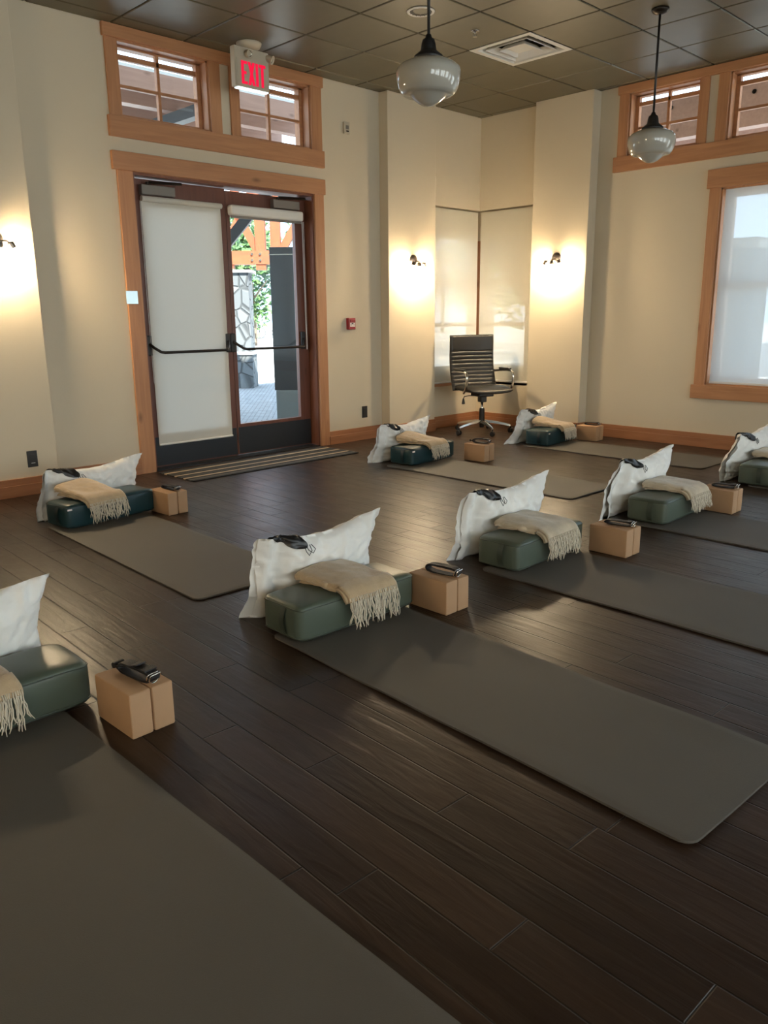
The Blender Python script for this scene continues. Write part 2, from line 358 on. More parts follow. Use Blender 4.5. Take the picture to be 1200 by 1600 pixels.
struct(MB().box(-5.95, -5.13, -PD, 0, 0, H).build('wall_left_end_pier', m_wall, bevel=.004), 'cream pier with a lit sconce at the left picture edge', 'wall')
# baseboards
def bb(name, segs, label):
    mb = MB(); ax = None
    for x0, x1, y0, y1, n in segs:
        # n = outward normal (room side)
        t = .018
        if n[1]:
            ya = y0; mb.box(x0, x1, *sorted((ya, ya + n[1] * t)), 0, .132); mb.box(x0, x1, *sorted((ya, ya + n[1] * (t + .008))), 0, .085); ax = m_bx
        else:
            xa = x0; mb.box(*sorted((xa, xa + n[0] * t)), y0, y1, 0, .132); mb.box(*sorted((xa, xa + n[0] * (t + .008))), y0, y1, 0, .085); ax = m_by
    return struct(mb.build(name, ax, bevel=.002), label, 'baseboard')
bb('baseboard_left', [(-2.34, -1.59, 0, 0, (0, -1)), (-5.13, -4.40, 0, 0, (0, -1)), (-5.95, -5.13, -PD, 0, (0, -1)), (X0, -5.95, 0, 0, (0, -1)), (-1.59, -.885, -PD, 0, (0, -1)), (-.885, 0, 0, 0, (0, -1))], 'reddish wood baseboard along the door wall')
bb('baseboard_right', [(0, 0, -.825, -.02, (-1, 0)), (-PD - .02, 0, -1.50, -.825, (-1, 0)), (0, 0, Y0, -1.50, (-1, 0))], 'reddish wood baseboard along the window wall')
bb('baseboard_pier', [(-1.59, 0, -PD, 0, (-1, 0)), (-5.13, 0, -PD, 0, (1, 0))], 'reddish wood baseboard returns on the pier sides')
bb('baseboard_pier_right', [(-PD - .02, 0, -1.50, 0, (0, -1))], 'reddish wood baseboard return on the right pier')

# ------------------------------------------------------------------ trims (casings)
T = .022
t1 = bpy.data.objects.new('trim_1', None); C.objects.link(t1); struct(t1, 'wide knotty fir casing around the double door', 'trim')
MB().box(-4.435, -2.327, -T - .012, 0, ZD, 2.495).build('head_casing', m_tx, t1, bevel=.003)
MB().box(-4.40, -4.27, -T, 0, 0, ZD).build('side_casing', m_tz, t1, bevel=.003)
MB().box(-2.452, -2.342, -T, 0, 0, ZD).build('side_casing', m_tz, t1, bevel=.003)
jb = MB().box(-4.27, -4.25, 0, .2, 0, ZD).box(-2.472, -2.452, 0, .2, 0, ZD).box(-4.25, -2.472, 0, .2, ZD - .02, ZD).box(-2.49, -2.472, .155, .19, 0, ZD - .02).box(-4.25, -4.232, .155, .19, 0, ZD - .02)
jb.build('door_jamb', m_jamb, t1)
MB().box(-4.27, -2.452, .0, .2, -.12, .011).build('threshold', m_black, t1)
t2 = bpy.data.objects.new('trim_2', None); C.objects.link(t2); struct(t2, 'knotty fir casing around the transom pair above the door', 'trim')
MB().box(-4.43, -2.327, -T - .012, 0, ZT, H - .003).build('head_casing', m_tx, t2, bevel=.003)
MB().box(-4.435, -2.327, -T - .012, 0, ZS0, ZS1).build('sill_casing', m_tx, t2, bevel=.003)
for a, b in ((-4.415, -4.32), (-3.53, -3.425), (-3.33, -3.24), (-2.465, -2.342)): MB().box(a, b, -T, 0, ZS1, ZT).build('side_casing', m_tz, t2, bevel=.003)
t3 = bpy.data.objects.new('trim_3', None); C.objects.link(t3); struct(t3, 'fir casing around the transom pair near the right pendant', 'trim')
MB().box(-T - .012, 0, -3.60, -1.695, 3.29, H - .003).build('head_casing', m_ty, t3, bevel=.003)
MB().box(-T - .012, 0, -3.60, -1.68, 2.598, 2.737).build('sill_casing', m_ty, t3, bevel=.003)
for a, b in ((-1.81, -1.71), (-2.59, -2.505), (-2.768, -2.672), (-3.56, -3.46)): MB().box(-T, 0, a, b, 2.737, 3.29).build('side_casing', m_tz, t3, bevel=.003)
t4 = bpy.data.objects.new('trim_4', None); C.objects.link(t4); struct(t4, 'fir casing around the large screened window', 'trim')
MB().box(-T - .012, 0, BW[0] - .13, -2.645, BW[3], 2.506).build('head_casing', m_ty, t4, bevel=.003)
MB().box(-T - .012, 0, BW[0] - .13, -2.645, .464, BW[2]).build('sill_casing', m_ty, t4, bevel=.003)
MB().box(-T, 0, BW[1], -2.668, BW[2], BW[3]).build('side_casing', m_tz, t4, bevel=.003)
MB().box(-T, 0, BW[0] - .1, BW[0], BW[2], BW[3]).build('side_casing', m_tz, t4, bevel=.003)

# ------------------------------------------------------------------ transom windows
def transom(name, axis, a0, a1, z0, z1, label, inner):
    o = bpy.data.objects.new(name, None); C.objects.link(o); struct(o, label, 'window')
    def bx(mb, u0, u1, d0, d1, w0, w1):
        return mb.box(u0, u1, d0, d1, w0, w1) if axis == 'x' else mb.box(d0, d1, u0, u1, w0, w1)
    lin = MB()                                           # reveal lining
    bx(lin, a0, a0 + .015, .0, .2, z0, z1); bx(lin, a1 - .015, a1, .0, .2, z0, z1); bx(lin, a0, a1, 0, .2, z0, z0 + .015); bx(lin, a0, a1, 0, .2, z1 - .012, z1)
    lin.build('window_frame', m_tz, o)
    A0, A1, Z0, Z1 = a0 + .015, a1 - .015, z0 + .015, z1 - .012
    sf = MB(); s = .035
    bx(sf, A0, A0 + s, .09, .135, Z0, Z1); bx(sf, A1 - s, A1, .09, .135, Z0, Z1); bx(sf, A0, A1, .09, .135, Z0, Z0 + .028); bx(sf, A0, A1, .09, .135, Z1 - .012, Z1)
    sf.build('sash', m_tx if axis == 'x' else m_ty, o, bevel=.002)
    mu = MB(); c = (A0 + A1) / 2 + (.0); zr = Z1 - .075; zm = (Z0 + .028 + zr) / 2
    bx(mu, c - .013, c + .013, .094, .130, Z0 + .02, Z1); bx(mu, A0, A1, .094, .130, zr - .018, zr + .018); bx(mu, A0, A1, .096, .128, zm - .012, zm + .012)
    mu.build('muntin', m_tx if axis == 'x' else m_ty, o, bevel=.002)
    gl = MB(); bx(gl, A0, A1, .112, .116, Z0, Z1); gl.build('glass', m_glass, o)
transom('window_1', 'x', -4.32, -3.53, ZS1, ZT, 'four-pane transom window above the door, left of the exit sign', None)
transom('window_2', 'x', -3.24, -2.465, ZS1, ZT, 'four-pane transom window above the door, partly behind the exit sign', None)
transom('window_3', 'y', *RT[0], 2.737, 3.29, 'transom window behind the right pendant lamp', None)
transom('window_4', 'y', *RT[1], 2.737, 3.29, 'transom window at the right picture edge', None)
def big_window(name, y0, y1, z0, z1, label, blind=True):
    o = bpy.data.objects.new(name, None); C.objects.link(o); struct(o, label, 'window')
    MB().box(0, .2, y0, y0 + .015, z0, z1).box(0, .2, y1 - .015, y1, z0, z1).box(0, .2, y0, y1, z0, z0 + .015).box(0, .2, y0, y1, z1 - .015, z1).build('window_frame', m_tz, o)
    sb = MB(); zz = z0 + .52 * (z1 - z0)
    sb.box(.13, .175, y0 + .015, y0 + .075, z0, z1).box(.13, .175, y1 - .075, y1 - .015, z0, z1).box(.13, .175, y0, y1, z0 + .01, z0 + .07).box(.13, .175, y0, y1, z1 - .07, z1 - .01).box(.135, .17, y0, y1, zz - .02, zz + .02)
    sb.box(.135, .17, (y0 + y1) / 2 - .02, (y0 + y1) / 2 + .02, z0, z1)
    sb.build('sash', m_tz, o, bevel=.002)
    MB().box(.148, .152, y0 + .03, y1 - .03, z0 + .03, z1 - .03).build('glass', m_glass, o)
    if not blind: return
    MB().grid(lambda u, v: Vector((.028 + .002 * math.sin(u * 9), y1 - .030 - u * (y1 - y0 - .055), z0 + .022 + v * (z1 - z0 - .03))), 14, 2).build('roller_blind', m_winblind, o, smooth=True)
    MB().box(.018, .038, y0 + .026, y1 - .03, z0 + .016, z0 + .034).build('blind_hem_bar', m_white, o)
big_window('window_5', *BW, 'large window with a pulled-down pale roller blind')
for k, w in enumerate(BWX): big_window('window_%d' % (8 + k), *w, 'added uncovered window out of view on the window wall, lets in fill daylight', False)  # both added out of frame to bring daylight onto the pillow fronts

# added windows behind the viewer: sun on their blinds lights the pillow fronts
for k, (a, b) in enumerate(BACKW):
    o = bpy.data.objects.new('window_%d' % (10 + k), None); C.objects.link(o); struct(o, 'added blind-covered window behind the viewer that lights the pillow fronts', 'window')
    wf = MB()
    for u in (a, (a + b) / 2 - .03, b - .06): wf.box(u, u + .06, Y0 - .16, Y0 - .10, .55, 2.75)
    wf.box(a, b, Y0 - .16, Y0 - .10, .55, .61).box(a, b, Y0 - .16, Y0 - .10, 2.69, 2.75); wf.build('window_frame', m_tz, o)
    MB().box(a, b, Y0 - .132, Y0 - .128, .55, 2.75).build('glass', m_glass, o)
    MB().grid(lambda u, v: Vector((a + .02 + u * (b - a - .04), Y0 - .04, .57 + v * 2.16)), 3, 2).build('roller_blind', m_backblind, o)
# corner windows and blinds
def corner_window(name, axis, label):
    o = bpy.data.objects.new(name, None); C.objects.link(o); struct(o, label, 'window')
    def bx(mb, u0, u1, d0, d1, w0, w1):
        return mb.box(u0, u1, d0, d1, w0, w1) if axis == 'x' else mb.box(d0, d1, u0, u1, w0, w1)
    e = -.90 if axis == 'x' else -.84
    gx0 = -.70 if axis == 'x' else -.62
    fr = MB()
    bx(fr, e, gx0, .10, .2, NZ0, NZ1); bx(fr, gx0, .10, .10, .2, NZ0, .68); bx(fr, gx0, .10, .10, .2, 2.09, NZ1)
    fr.build('window_surround', m_wall, o)
    mu = MB()
    for z in (1.15, 1.62): bx(mu, gx0, .10, .12, .17, z - .022, z + .022)
    bx(mu, gx0, gx0 + .035, .12, .17, .68, 2.09); bx(mu, .015, .10, .10, .19, .68, 2.09)
    mu.build('sash', m_tz, o)
    gl = MB(); bx(gl, gx0 + .01, .06, .143, .147, .69, 2.08); gl.build('glass', m_glass, o)
corner_window('window_6', 'x', 'left half of the corner window behind the roller blind')
corner_window('window_7', 'y', 'right half of the corner window behind the roller blind')
struct(MB().box(.10, .2, .10, .2, NZ0, NZ1).build('trim_5', m_tz), 'corner post between the two corner windows', 'trim')
sl = MB().box(-.885, .1, -.018, .10, NZ0 - .03, NZ0).build('trim_6', m_tx, bevel=.002); struct(sl, 'wooden sill under the left corner blind', 'trim')
sl = MB().box(0.0, .1, -.825, -.02, NZ0 - .03, NZ0).build('trim_7', m_white, bevel=.002); struct(sl, 'painted sill under the right corner blind', 'trim')
def corner_blind(name, axis, label):
    o = thing(name, label, 'blind', (0, 0, 0), 0, 'roller blinds of the corner window')
    e = -.885 if axis == 'x' else -.825
    d = .012
    def P(u, v):
        a = e + u * (-.012 - e); z = NZ0 + .012 + v * (NZ1 - .022 - NZ0 - .012)
        q = d + .0015 * math.sin(u * 11 + v * 2)
        return Vector((a, q, z)) if axis == 'x' else Vector((q, a, z))
    MB().grid(P, 20, 8).build('blind_fabric', m_screen, o, smooth=True)
    hb = MB(); (hb.box(e, -.012, d - .012, d + .008, NZ0 + .002, NZ0 + .020) if axis == 'x' else hb.box(d - .012, d + .008, e, -.012, NZ0 + .002, NZ0 + .020)); hb.build('hem_bar', m_white, o, bevel=.003)
    rl = MB(); (rl.tube([(e, .065, NZ1 - .05), (-.02, .065, NZ1 - .05)], .028, 12) if axis == 'x' else rl.tube([(.065, e, NZ1 - .05), (.065, -.02, NZ1 - .05)], .028, 12)); rl.build('roller_tube', m_grey, o, smooth=False)
corner_blind('roller_blind', 'x', 'cream screen blind covering the left side of the corner window')
corner_blind('roller_blind', 'y', 'cream screen blind covering the right side of the corner window, with a diagonal bright patch')

# ------------------------------------------------------------------ doors
YD = .105   # room side face of leaf
def door(name, x0, x1, gx0, gx1, gz0, gz1, label, hinge_left):
    o = bpy.data.objects.new(name, None); C.objects.link(o); struct(o, label, 'door')
    zb, zt = (.013 if hinge_left else .017), (2.336 if hinge_left else 2.322)
    fr = MB().box(x0, gx0, YD, YD + .045, zb, zt).box(gx1, x1, YD, YD + .045, zb, zt).box(gx0, gx1, YD, YD + .045, zb, gz0).box(gx0, gx1, YD, YD + .045, gz1, zt)
    fr.build('door_leaf', m_door, o, bevel=.003)
    MB().box(gx0 - .005, gx1 + .005, YD + .018, YD + .026, gz0 - .005, gz1 + .005).build('glass', m_glass, o)
    MB().box(x0 + .01, x1 - .01, YD - .003, YD, zb + .01, gz0 - .03).build('kick_plate', m_kick, o, bevel=.001)
    # push bar
    for s, xx in ((1, gx0 - .045), (-1, gx1 + .045)):
        MB().box(xx - .026, xx + .026, YD - .022, YD, .955, 1.12).build('bar_housing', m_black, o, bevel=.008)
    pb = MB(); a, b = gx0 - .045, gx1 + .045
    pb.tube([(a, YD - .02, 1.05), (a + .02, YD - .055, 1.02), (a + .06, YD - .095, .985), (a + .09, YD - .10, .98), (b - .09, YD - .10, .98), (b - .06, YD - .095, .985), (b - .02, YD - .055, 1.02), (b, YD - .02, 1.05)], .012, 10)
    autosmooth(pb.build('push_bar', m_bronze, o))
    # closer
    cx = x0 + .08 if hinge_left else x1 - .40
    MB().box(cx, cx + .30, YD - .055, YD, 2.215, 2.29).build('door_closer', m_grey, o, bevel=.006)
    MB().tube([(cx + .06, YD - .04, 2.305), (cx + .34, YD - .09, 2.312)], .008, 8).tube([(cx + .34, YD - .09, 2.318), (cx + .10, YD + .005, 2.322)], .007, 8).tube([(cx + .06, YD - .04, 2.28), (cx + .06, YD - .04, 2.312)], .013, 10).build('closer_arm', m_bronze, o)
    return o
dl = door('door_1', -4.248, -3.358, -4.14, -3.46, .30, 2.13, 'left red-brown door leaf with its blind pulled down', True)
dr = door('door_2', -3.354, -2.476, -3.315, -2.60, .30, 2.125, 'right red-brown door leaf with clear glass and raised blind', False)
MB().grid(lambda u, v: Vector((-4.165 + u * .745, YD - .012 - .006 * math.sin(v * 3) + .003 * math.sin(u * 7 + v * 5), .205 + v * 1.99)), 20, 20).build('roller_blind', m_blind, dl, smooth=True)
MB().tube([(-4.165, YD - .03, 2.185), (-3.42, YD - .03, 2.185)], .022, 14).build('blind_roller', m_blind, dl)
MB().tube([(-4.165, YD - .014, .205), (-3.42, YD - .014, .205)], .009, 10).build('blind_hem_bar', m_white, dl)
MB().tube([(-4.172, YD - .02, 2.17), (-4.176, YD - .02, 1.4), (-4.172, YD - .02, .74), (-4.168, YD - .02, .72), (-4.163, YD - .02, .74), (-4.163, YD - .02, 2.17)], .0025, 6).build('blind_chain', m_white, dl)
MB().box(-3.345, -2.545, YD - .075, YD - .0, 2.118, 2.205).build('blind_cassette', m_white, dr, bevel=.02, seg=3)
MB().box(-3.335, -2.555, YD - .05, YD - .036, 2.098, 2.118).build('blind_hem_bar', m_grey, dr)
MB().tube([(-2.536, YD - .03, 2.12), (-2.53, YD - .03, 1.3), (-2.525, YD - .03, .95), (-2.52, YD - .03, .95), (-2.52, YD - .03, 2.12)], .0025, 6).build('blind_chain', m_white, dr)

# ------------------------------------------------------------------ wall fittings
o = thing('wall_sensor', 'small beige sensor box high on the wall right of the transoms', 'sensor', (-2.03, 0, 2.985))
MB().box(-.036, .036, -.022, 0, -.052, .052).build('housing', m_signbody, o, bevel=.004)
MB().box(-.018, .020, -.0235, -.022, -.012, .022).build('screen', m_grey, o); MB().box(-.012, .020, -.0235, -.022, -.034, -.022).build('button', m_bronze, o)
o = thing('fire_alarm_pull_station', 'red fire alarm pull station on the wall right of the door', 'alarm', (-2.028, 0, 1.185))
MB().box(-.046, .046, -.04, 0, -.056, .056).build('housing', m_red, o, bevel=.005)
MB().box(-.030, .036, -.0415, -.04, -.030, .010).build('label_plate', m_label, o)
MB().box(-.010, .012, -.043, -.0415, -.004, .006).box(-.024, -.008, -.043, -.0415, -.014, -.010).box(.014, .030, -.043, -.0415, -.014, -.010).build('label_marks', m_bronze, o)
MB().box(-.030, .036, -.050, -.04, .016, .040).build('pull_handle', m_red, o, bevel=.003)
def outlet(x, y, z, label, marks):
    o = thing('wall_outlet', label, 'outlet', (x, y, z), 0)
    MB().box(-.037, .037, -.006, 0, -.060, .060).build('cover_plate', m_black, o, bevel=.002)
    MB().box(-.018, .018, -.009, -.006, -.035, .035).build('socket', m_black, o, bevel=.001)
    if marks: MB().box(-.014, .016, -.0098, -.009, -.031, -.028).build('indicator_mark', m_white, o)
outlet(-1.843, 0, .287, 'black outlet low on the wall right of the door', False)
outlet(-5.315, -PD, .262, 'black outlet low on the wall at far left with pale marks', True)
o = tag(MB().box(-.050, .050, -.004, 0, -.050, .050).build('metal_plate', m_steel, bevel=.001), 'small shiny metal plate on the left door casing', 'plate'); o.location = (-4.365, -T, 1.42)

# sconces
def sconce(loc, rz, label):
    o = thing('wall_sconce', label, 'wall lamp', loc, rz, 'lit three-head wall sconces')
    M = Matrix.Rotation(PI / 2, 4, 'X')
    MB().lathe([(0, .026), (.022, .025), (.042, .018), (.055, .006), (.058, 0), (0, 0)], 28, M).build('back_plate', m_nickel, o, smooth=True)
    ar = MB().tube([(0, -.02, -.005), (0, -.055, -.012), (0, -.085, -.02)], .008, 8)
    ar.tube([(-.075, -.075, -.035), (-.05, -.085, -.018), (0, -.085, -.018), (.05, -.085, -.018), (.075, -.075, -.035)], .0055, 8)
    autosmooth(ar.build('arm', m_nickel, o))
    for dx, tilt, ty in ((-.072, -.45, .0), (0, 0, .15), (.072, .45, .0)):
        Mh = Matrix.Translation((dx, -.082, -.028)) @ Matrix.Rotation(-tilt, 4, 'Y') @ Matrix.Rotation(.12 - ty, 4, 'X')
        hd = MB().lathe([(0, .004), (.020, .0), (.023, -.008), (.0235, -.040), (.0215, -.040), (.020, -.012), (0, -.012)], 20, Mh).build('lamp_head', m_nickel, o, smooth=False); autosmooth(hd)
        bl = MB().lathe([(0, -.034), (.016, -.036), (.021, -.052), (.021, -.068), (.014, -.082), (0, -.087)], 16, Mh).build('bulb', m_bulb, hd, smooth=True)
    return o
sconce((-1.225, -PD, 1.815), 0, 'lit wall sconce on the pier left of the office chair')
sconce((-PD - .02, -1.145, 1.825), -PI / 2, 'lit wall sconce on the pier right of the office chair')
sconce((-5.395, -PD, 1.80), 0, 'lit wall sconce cut off by the left picture edge')
# two more sconces added out of frame as extra room light
sconce((X0, -3.0, 1.80), PI / 2, 'added lit wall sconce out of view on the far left side wall')
sconce((X0, -7.5, 1.80), PI / 2, 'added lit wall sconce out of view on the side wall behind the viewer')

# ------------------------------------------------------------------ ceiling fittings
def pendant(x, y, label):
    o = thing('pendant_lamp', label, 'pendant lamp', (x, y, H), 0, 'schoolhouse pendant lamps')
    z = lambda a: a - H
    MB().lathe([(0, 0), (.062, 0), (.060, -.012), (.045, -.028), (.018, -.036), (0, -.038)], 28).build('canopy', m_bronze, o, smooth=True)
    MB().tube([(0, 0, -.03), (0, 0, z(2.66))], .0085, 10).build('rod', m_black, o, smooth=True)
    MB().lathe([(0, z(2.69)), (.014, z(2.69)), (.018, z(2.675)), (.032, z(2.665)), (.038, z(2.645)), (.042, z(2.615)), (.060, z(2.600)), (.076, z(2.588)), (.080, z(2.570)), (.0, z(2.570))], 32).build('cap', m_black, o, smooth=True)
    MB().lathe([(0, z(2.572)), (.078, z(2.572)), (.115, z(2.562)), (.150, z(2.545)), (.168, z(2.527)), (.172, z(2.507)), (.168, z(2.470)), (.158, z(2.435)), (.147, z(2.414)), (.134, z(2.402)), (.116, z(2.400)), (.098, z(2.396)), (.078, z(2.380)), (.055, z(2.362)), (.030, z(2.349)), (0, z(2.345))], 48).build('glass_shade', m_opal, o, smooth=True)
    MB().tube([(.078, 0, z(2.58)), (.092, 0, z(2.58))], .004, 8).build('thumb_screw', m_black, o)
pendant(-1.625, -2.924, 'pendant lamp with opal glass shade in front of the right transoms')
pendant(-4.075, -2.924, 'pendant lamp with opal glass shade hanging nearest, top cut off by the picture')
o = thing('recessed_downlight', 'round recessed downlight with ribbed reflector behind the left pendant rod', 'downlight', (-2.85, -1.73, H))
MB().lathe([(.078, -.001), (.095, -.001), (.100, -.004), (.098, -.008), (.084, -.010), (.078, -.004)], 40).build('trim_ring', m_white, o, smooth=True)
rf = MB()
rf.lathe([(.080, -.004), (.072, .004), (.05, .0085), (0, .0095)], 40); rf.build('reflector', m_chrome, o, smooth=False)
rb = MB()
for k in range(16):
    a = 2 * PI * k / 16; rb.tube([(.079 * math.cos(a), .079 * math.sin(a), -.007), (.05 * math.cos(a), .05 * math.sin(a), .003)], .0035, 6)
rb.build('reflector_ribs', m_grey, o)
o = thing('fire_sprinkler', 'small chrome fire sprinkler between the downlight and the vent', 'sprinkler', (-2.245, -1.735, H))
MB().lathe([(0, 0), (.035, 0), (.034, -.005), (.014, -.009), (.010, -.016), (0, -.016)], 24).build('escutcheon', m_chrome, o, smooth=True)
MB().tube([(.010, 0, -.012), (.016, 0, -.024), (.004, 0, -.040)], .003, 6).tube([(-.010, 0, -.012), (-.016, 0, -.024), (-.004, 0, -.040)], .003, 6).build('yoke', m_chrome, o)
MB().lathe([(0, -.038), (.017, -.039), (.017, -.042), (0, -.042)], 20).build('deflector', m_chrome, o)
# air vent, four-way diffuser
o = thing('ceiling_vent', 'square white four-way air diffuser set into the ceiling grid', 'air vent', (-1.613, -1.704, H))
def sqring(mb, r0, z0, r1, z1):
    v = [Vector((sx * r0, sy * r0, z0)) for sx, sy in ((-1, -1), (1, -1), (1, 1), (-1, 1))] + [Vector((sx * r1, sy * r1, z1)) for sx, sy in ((-1, -1), (1, -1), (1, 1), (-1, 1))]
    mb.add(v, [(a, (a + 1) % 4, 4 + (a + 1) % 4, 4 + a) for a in range(4)])
def slab_ring(mb, r0, z0, r1, z1, t=.004): sqring(mb, r0, z0, r1, z1); sqring(mb, r0, z0 + t, r1, z1 + t); sqring(mb, r0, z0, r0, z0 + t); sqring(mb, r1, z1, r1, z1 + t)
fm = MB(); slab_ring(fm, .300, -.002, .255, -.002); slab_ring(fm, .255, -.002, .235, .03); fm.build('frame', m_white, o)
v1 = MB(); slab_ring(v1, .205, -.004, .165, .035); v1.build('louver', m_white, o)
v1 = MB(); slab_ring(v1, .125, -.006, .09, .03); v1.build('louver', m_white, o)
MB().box(-.088, .088, -.088, .088, .012, .016).build('center_plate', m_white, o)
MB().lathe([(.115, .09), (.115, .195), (0, .195)], 28).build('duct', m_porchd, o)
MB().box(-.29, .29, -.29, .29, .150, .155).build('plenum', m_grey, o)
# exit sign
o = thing('exit_sign', 'lit exit sign with two emergency lamp heads hanging from the ceiling', 'exit sign', (-3.345, -.33, H))
MB().box(-.165, .165, -.03, .03, -.335, -.045).build('housing', m_signbody, o, bevel=.006)
MB().lathe([(0, 0), (.10, 0), (.098, -.012), (.085, -.035), (.05, -.048), (0, -.048)], 28).build('ceiling_canopy', m_signbody, o, smooth=True)
MB().box(-.140, .155, -.026, .026, -.343, -.334).build('lit_lens', m_lens, o)
fp = MB().box(-.148, .150, -.034, -.028, -.325, -.130).build('face_plate', m_signbody, o, bevel=.002)
def letter(segs, x0, w, mb):
    for p in segs:
        pts = [(x0 + a * w, b) for a, b in p]; mb.prism([(a, b) for a, b in pts], 0, .004)
tx = MB(); hh = .165; sw = .030
def L(pts): return [(a, b * hh) for a, b in pts]
E_ = [L([(0, 0), (.42, 0), (.42, 1), (0, 1)]), L([(.4, 0), (1, 0), (1, .12), (.4, .12)]), L([(.4, .88), (1, .88), (1, 1), (.4, 1)]), L([(.4, .44), (.85, .44), (.85, .56), (.4, .56)])]
X_ = [L([(0, 0), (.36, 0), (1, 1), (.64, 1)]), L([(.64, 0), (1, 0), (.36, 1), (0, 1)])]
I_ = [L([(0, 0), (1, 0), (1, 1), (0, 1)])]
T_ = [L([(.32, 0), (.68, 0), (.68, 1), (.32, 1)]), L([(0, .87), (.33, .87), (.33, 1), (0, 1)]), L([(.67, .87), (1, .87), (1, 1), (.67, 1)])]
for s, x0, w in ((E_, -.108, .054), (X_, -.045, .066), (I_, .030, .022), (T_, .062, .062)): letter(s, x0, w, tx)
lt = tx.build('lettering', m_exit, fp); lt.rotation_euler = (PI / 2, 0, 0); lt.location = (0.0, -.034, -.312)
for xx, ax in ((-.045, (0.1, -1, -.25)), (.165, (.45, -.7, -.35))):
    q = Vector(ax).normalized().to_track_quat('Z', 'Y').to_matrix().to_4x4(); Mh = Matrix.Translation((xx, -.035, -.088)) @ q
    hd = MB().lathe([(0, -.035), (.018, -.034), (.026, -.010), (.031, .030), (.034, .034), (.029, .034), (.024, .022), (0, .020)], 24, Mh).build('lamp_head', m_signbody, o, smooth=True)
    MB().lathe([(.024, .024), (.012, .014), (0, .012)], 18, Mh).build('reflector', m_chrome, hd, smooth=True)

# ------------------------------------------------------------------ office chair
ch = thing('office_chair', 'black ribbed leather office chair with chrome arms in front of the corner blinds', 'chair', (-.655, -.61, 0), math.radians(-22))
def seat_fn(u, v):
    # closed cushion: u around, v across
    a = 2 * PI * u; x = (v - .5) * .50
    yy = -.245 + .0; cy, cz = math.cos(a), math.sin(a)
    ex = .62
    py = math.copysign(abs(cy) ** ex, cy) * .235; pz = math.copysign(abs(cz) ** .8, cz) * .036
    e = abs(2 * v - 1) ** 8; py *= 1 - .10 * e; pz *= 1 - .75 * e
    return Vector((x, py - .02, .475 + pz - .02 * max(0, (-py - .12) / .12) + .012 * (abs(x) / .25) ** 2))
sm = MB().grid(seat_fn, 36, 25, True)
sm.add([seat_fn(i / 36, 0) for i in range(36)], [tuple(range(36))]); sm.add([seat_fn(i / 36, 1) for i in range(36)], [tuple(range(36))])
sm.build('seat', m_leather, ch, smooth=True, weld=.0005)
# backrest with horizontal ribs
def back_fn(side):
    def f(u, v):
        x = (u - .5) * (.54 - .0 * v); s = v * .60
        edge = max(0, 1 - min(u, 1 - u) / .05); edv = max(0, 1 - min(v, 1 - v) / .03)
        rib = 0
        if v < .76:
            ph = (v * .60 / .042) % 1; rib = .010 * (1 - abs(2 * ph - 1) ** 6)
        else: rib = .010
        fl_ = max(edge, 0); d = (rib if side > 0 else .006) * (1 - fl_ ** 2) * (1 - edv ** 2) + .014 * (1 - edge ** 3 * .6) * (1 - edv ** 3 * .6)
        curve = .055 * (2 * u - 1) ** 2 * .5
        lean = .19 + .12 * v + .03 * math.sin(v * PI * 1.3)
        return Vector((x * (1 + .02 * (1 - v)), lean - curve - side * d, .455 + s * .985))
    return f
bk = MB().grid(back_fn(1), 31, 85).grid(back_fn(-1), 31, 85)
rimf = lambda i, j: None
def rim(a, b, n):
    for k in range(n - 1):
        bk.add([a(k), a(k + 1), b(k + 1), b(k)], [(0, 1, 2, 3)])
f1, f2 = back_fn(1), back_fn(-1)
rim(lambda k: f1(k / 30, 0), lambda k: f2(k / 30, 0), 31); rim(lambda k: f1(k / 30, 1), lambda k: f2(k / 30, 1), 31)
rim(lambda k: f1(0, k / 84), lambda k: f2(0, k / 84), 85); rim(lambda k: f1(1, k / 84), lambda k: f2(1, k / 84), 85)
autosmooth(bk.build('backrest', m_leather, ch, weld=.0003), 1.2)
for s in (-1, 1):
    xx = s * .265
    path = [(s * .235, .17, .45), (xx, .16, .47), (xx, .155, .56)] if False else None
    pts = []
    P0 = [(.235, -.02, .445), (.272, -.08, .452), (.282, -.145, .50), (.282, -.168, .60), (.282, -.150, .655), (.282, -.09, .672), (.280, .06, .668), (.262, .20, .655), (.240, .235, .65)]
    for i in range(len(P0) - 1):
        p0, p1, p2, p3 = [Vector(P0[max(0, min(len(P0) - 1, i + k))]) for k in (-1, 0, 1, 2)]
        for t in (0, .25, .5, .75):
            pts.append(.5 * ((2 * p1) + (-p0 + p2) * t + (2 * p0 - 5 * p1 + 4 * p2 - p3) * t * t + (-p0 + 3 * p1 - 3 * p2 + p3) * t ** 3))
    pts.append(Vector(P0[-1])); pts = [(s * p.x, p.y, p.z) for p in pts]
    arm = MB().tube(pts, .0135, 12).build('armrest', m_chrome, ch, smooth=True)
    MB().box(s * .281 - .022, s * .281 + .022, -.10, .11, .676, .698).build('arm_pad', m_leather, arm, bevel=.009, seg=3)
MB().box(-.09, .09, -.10, .10, .40, .435).box(-.035, .035, -.045, .045, .335, .40).build('tilt_mechanism', m_black, ch, bevel=.01)
lv = MB().tube([(-.05, 0, .405), (-.16, 0, .412), (-.225, -.01, .405), (-.235, -.01, .385)], .005, 8)
lv.lathe([(.008, 0), (.012, -.02), (.018, -.05), (.016, -.06), (0, -.062)], 14, Matrix.Translation((-.236, -.01, .385))); lv.build('tilt_lever', m_black, ch)
MB().tube([(0, 0, .18), (0, 0, .345)], .014, 16).build('gas_lift', m_chrome, ch, smooth=True)
MB().lathe([(0, .27), (.026, .27), (.029, .25), (.032, .11), (.028, .105), (.024, .06), (0, .055)], 24).build('lift_cover', m_black, ch, smooth=False)
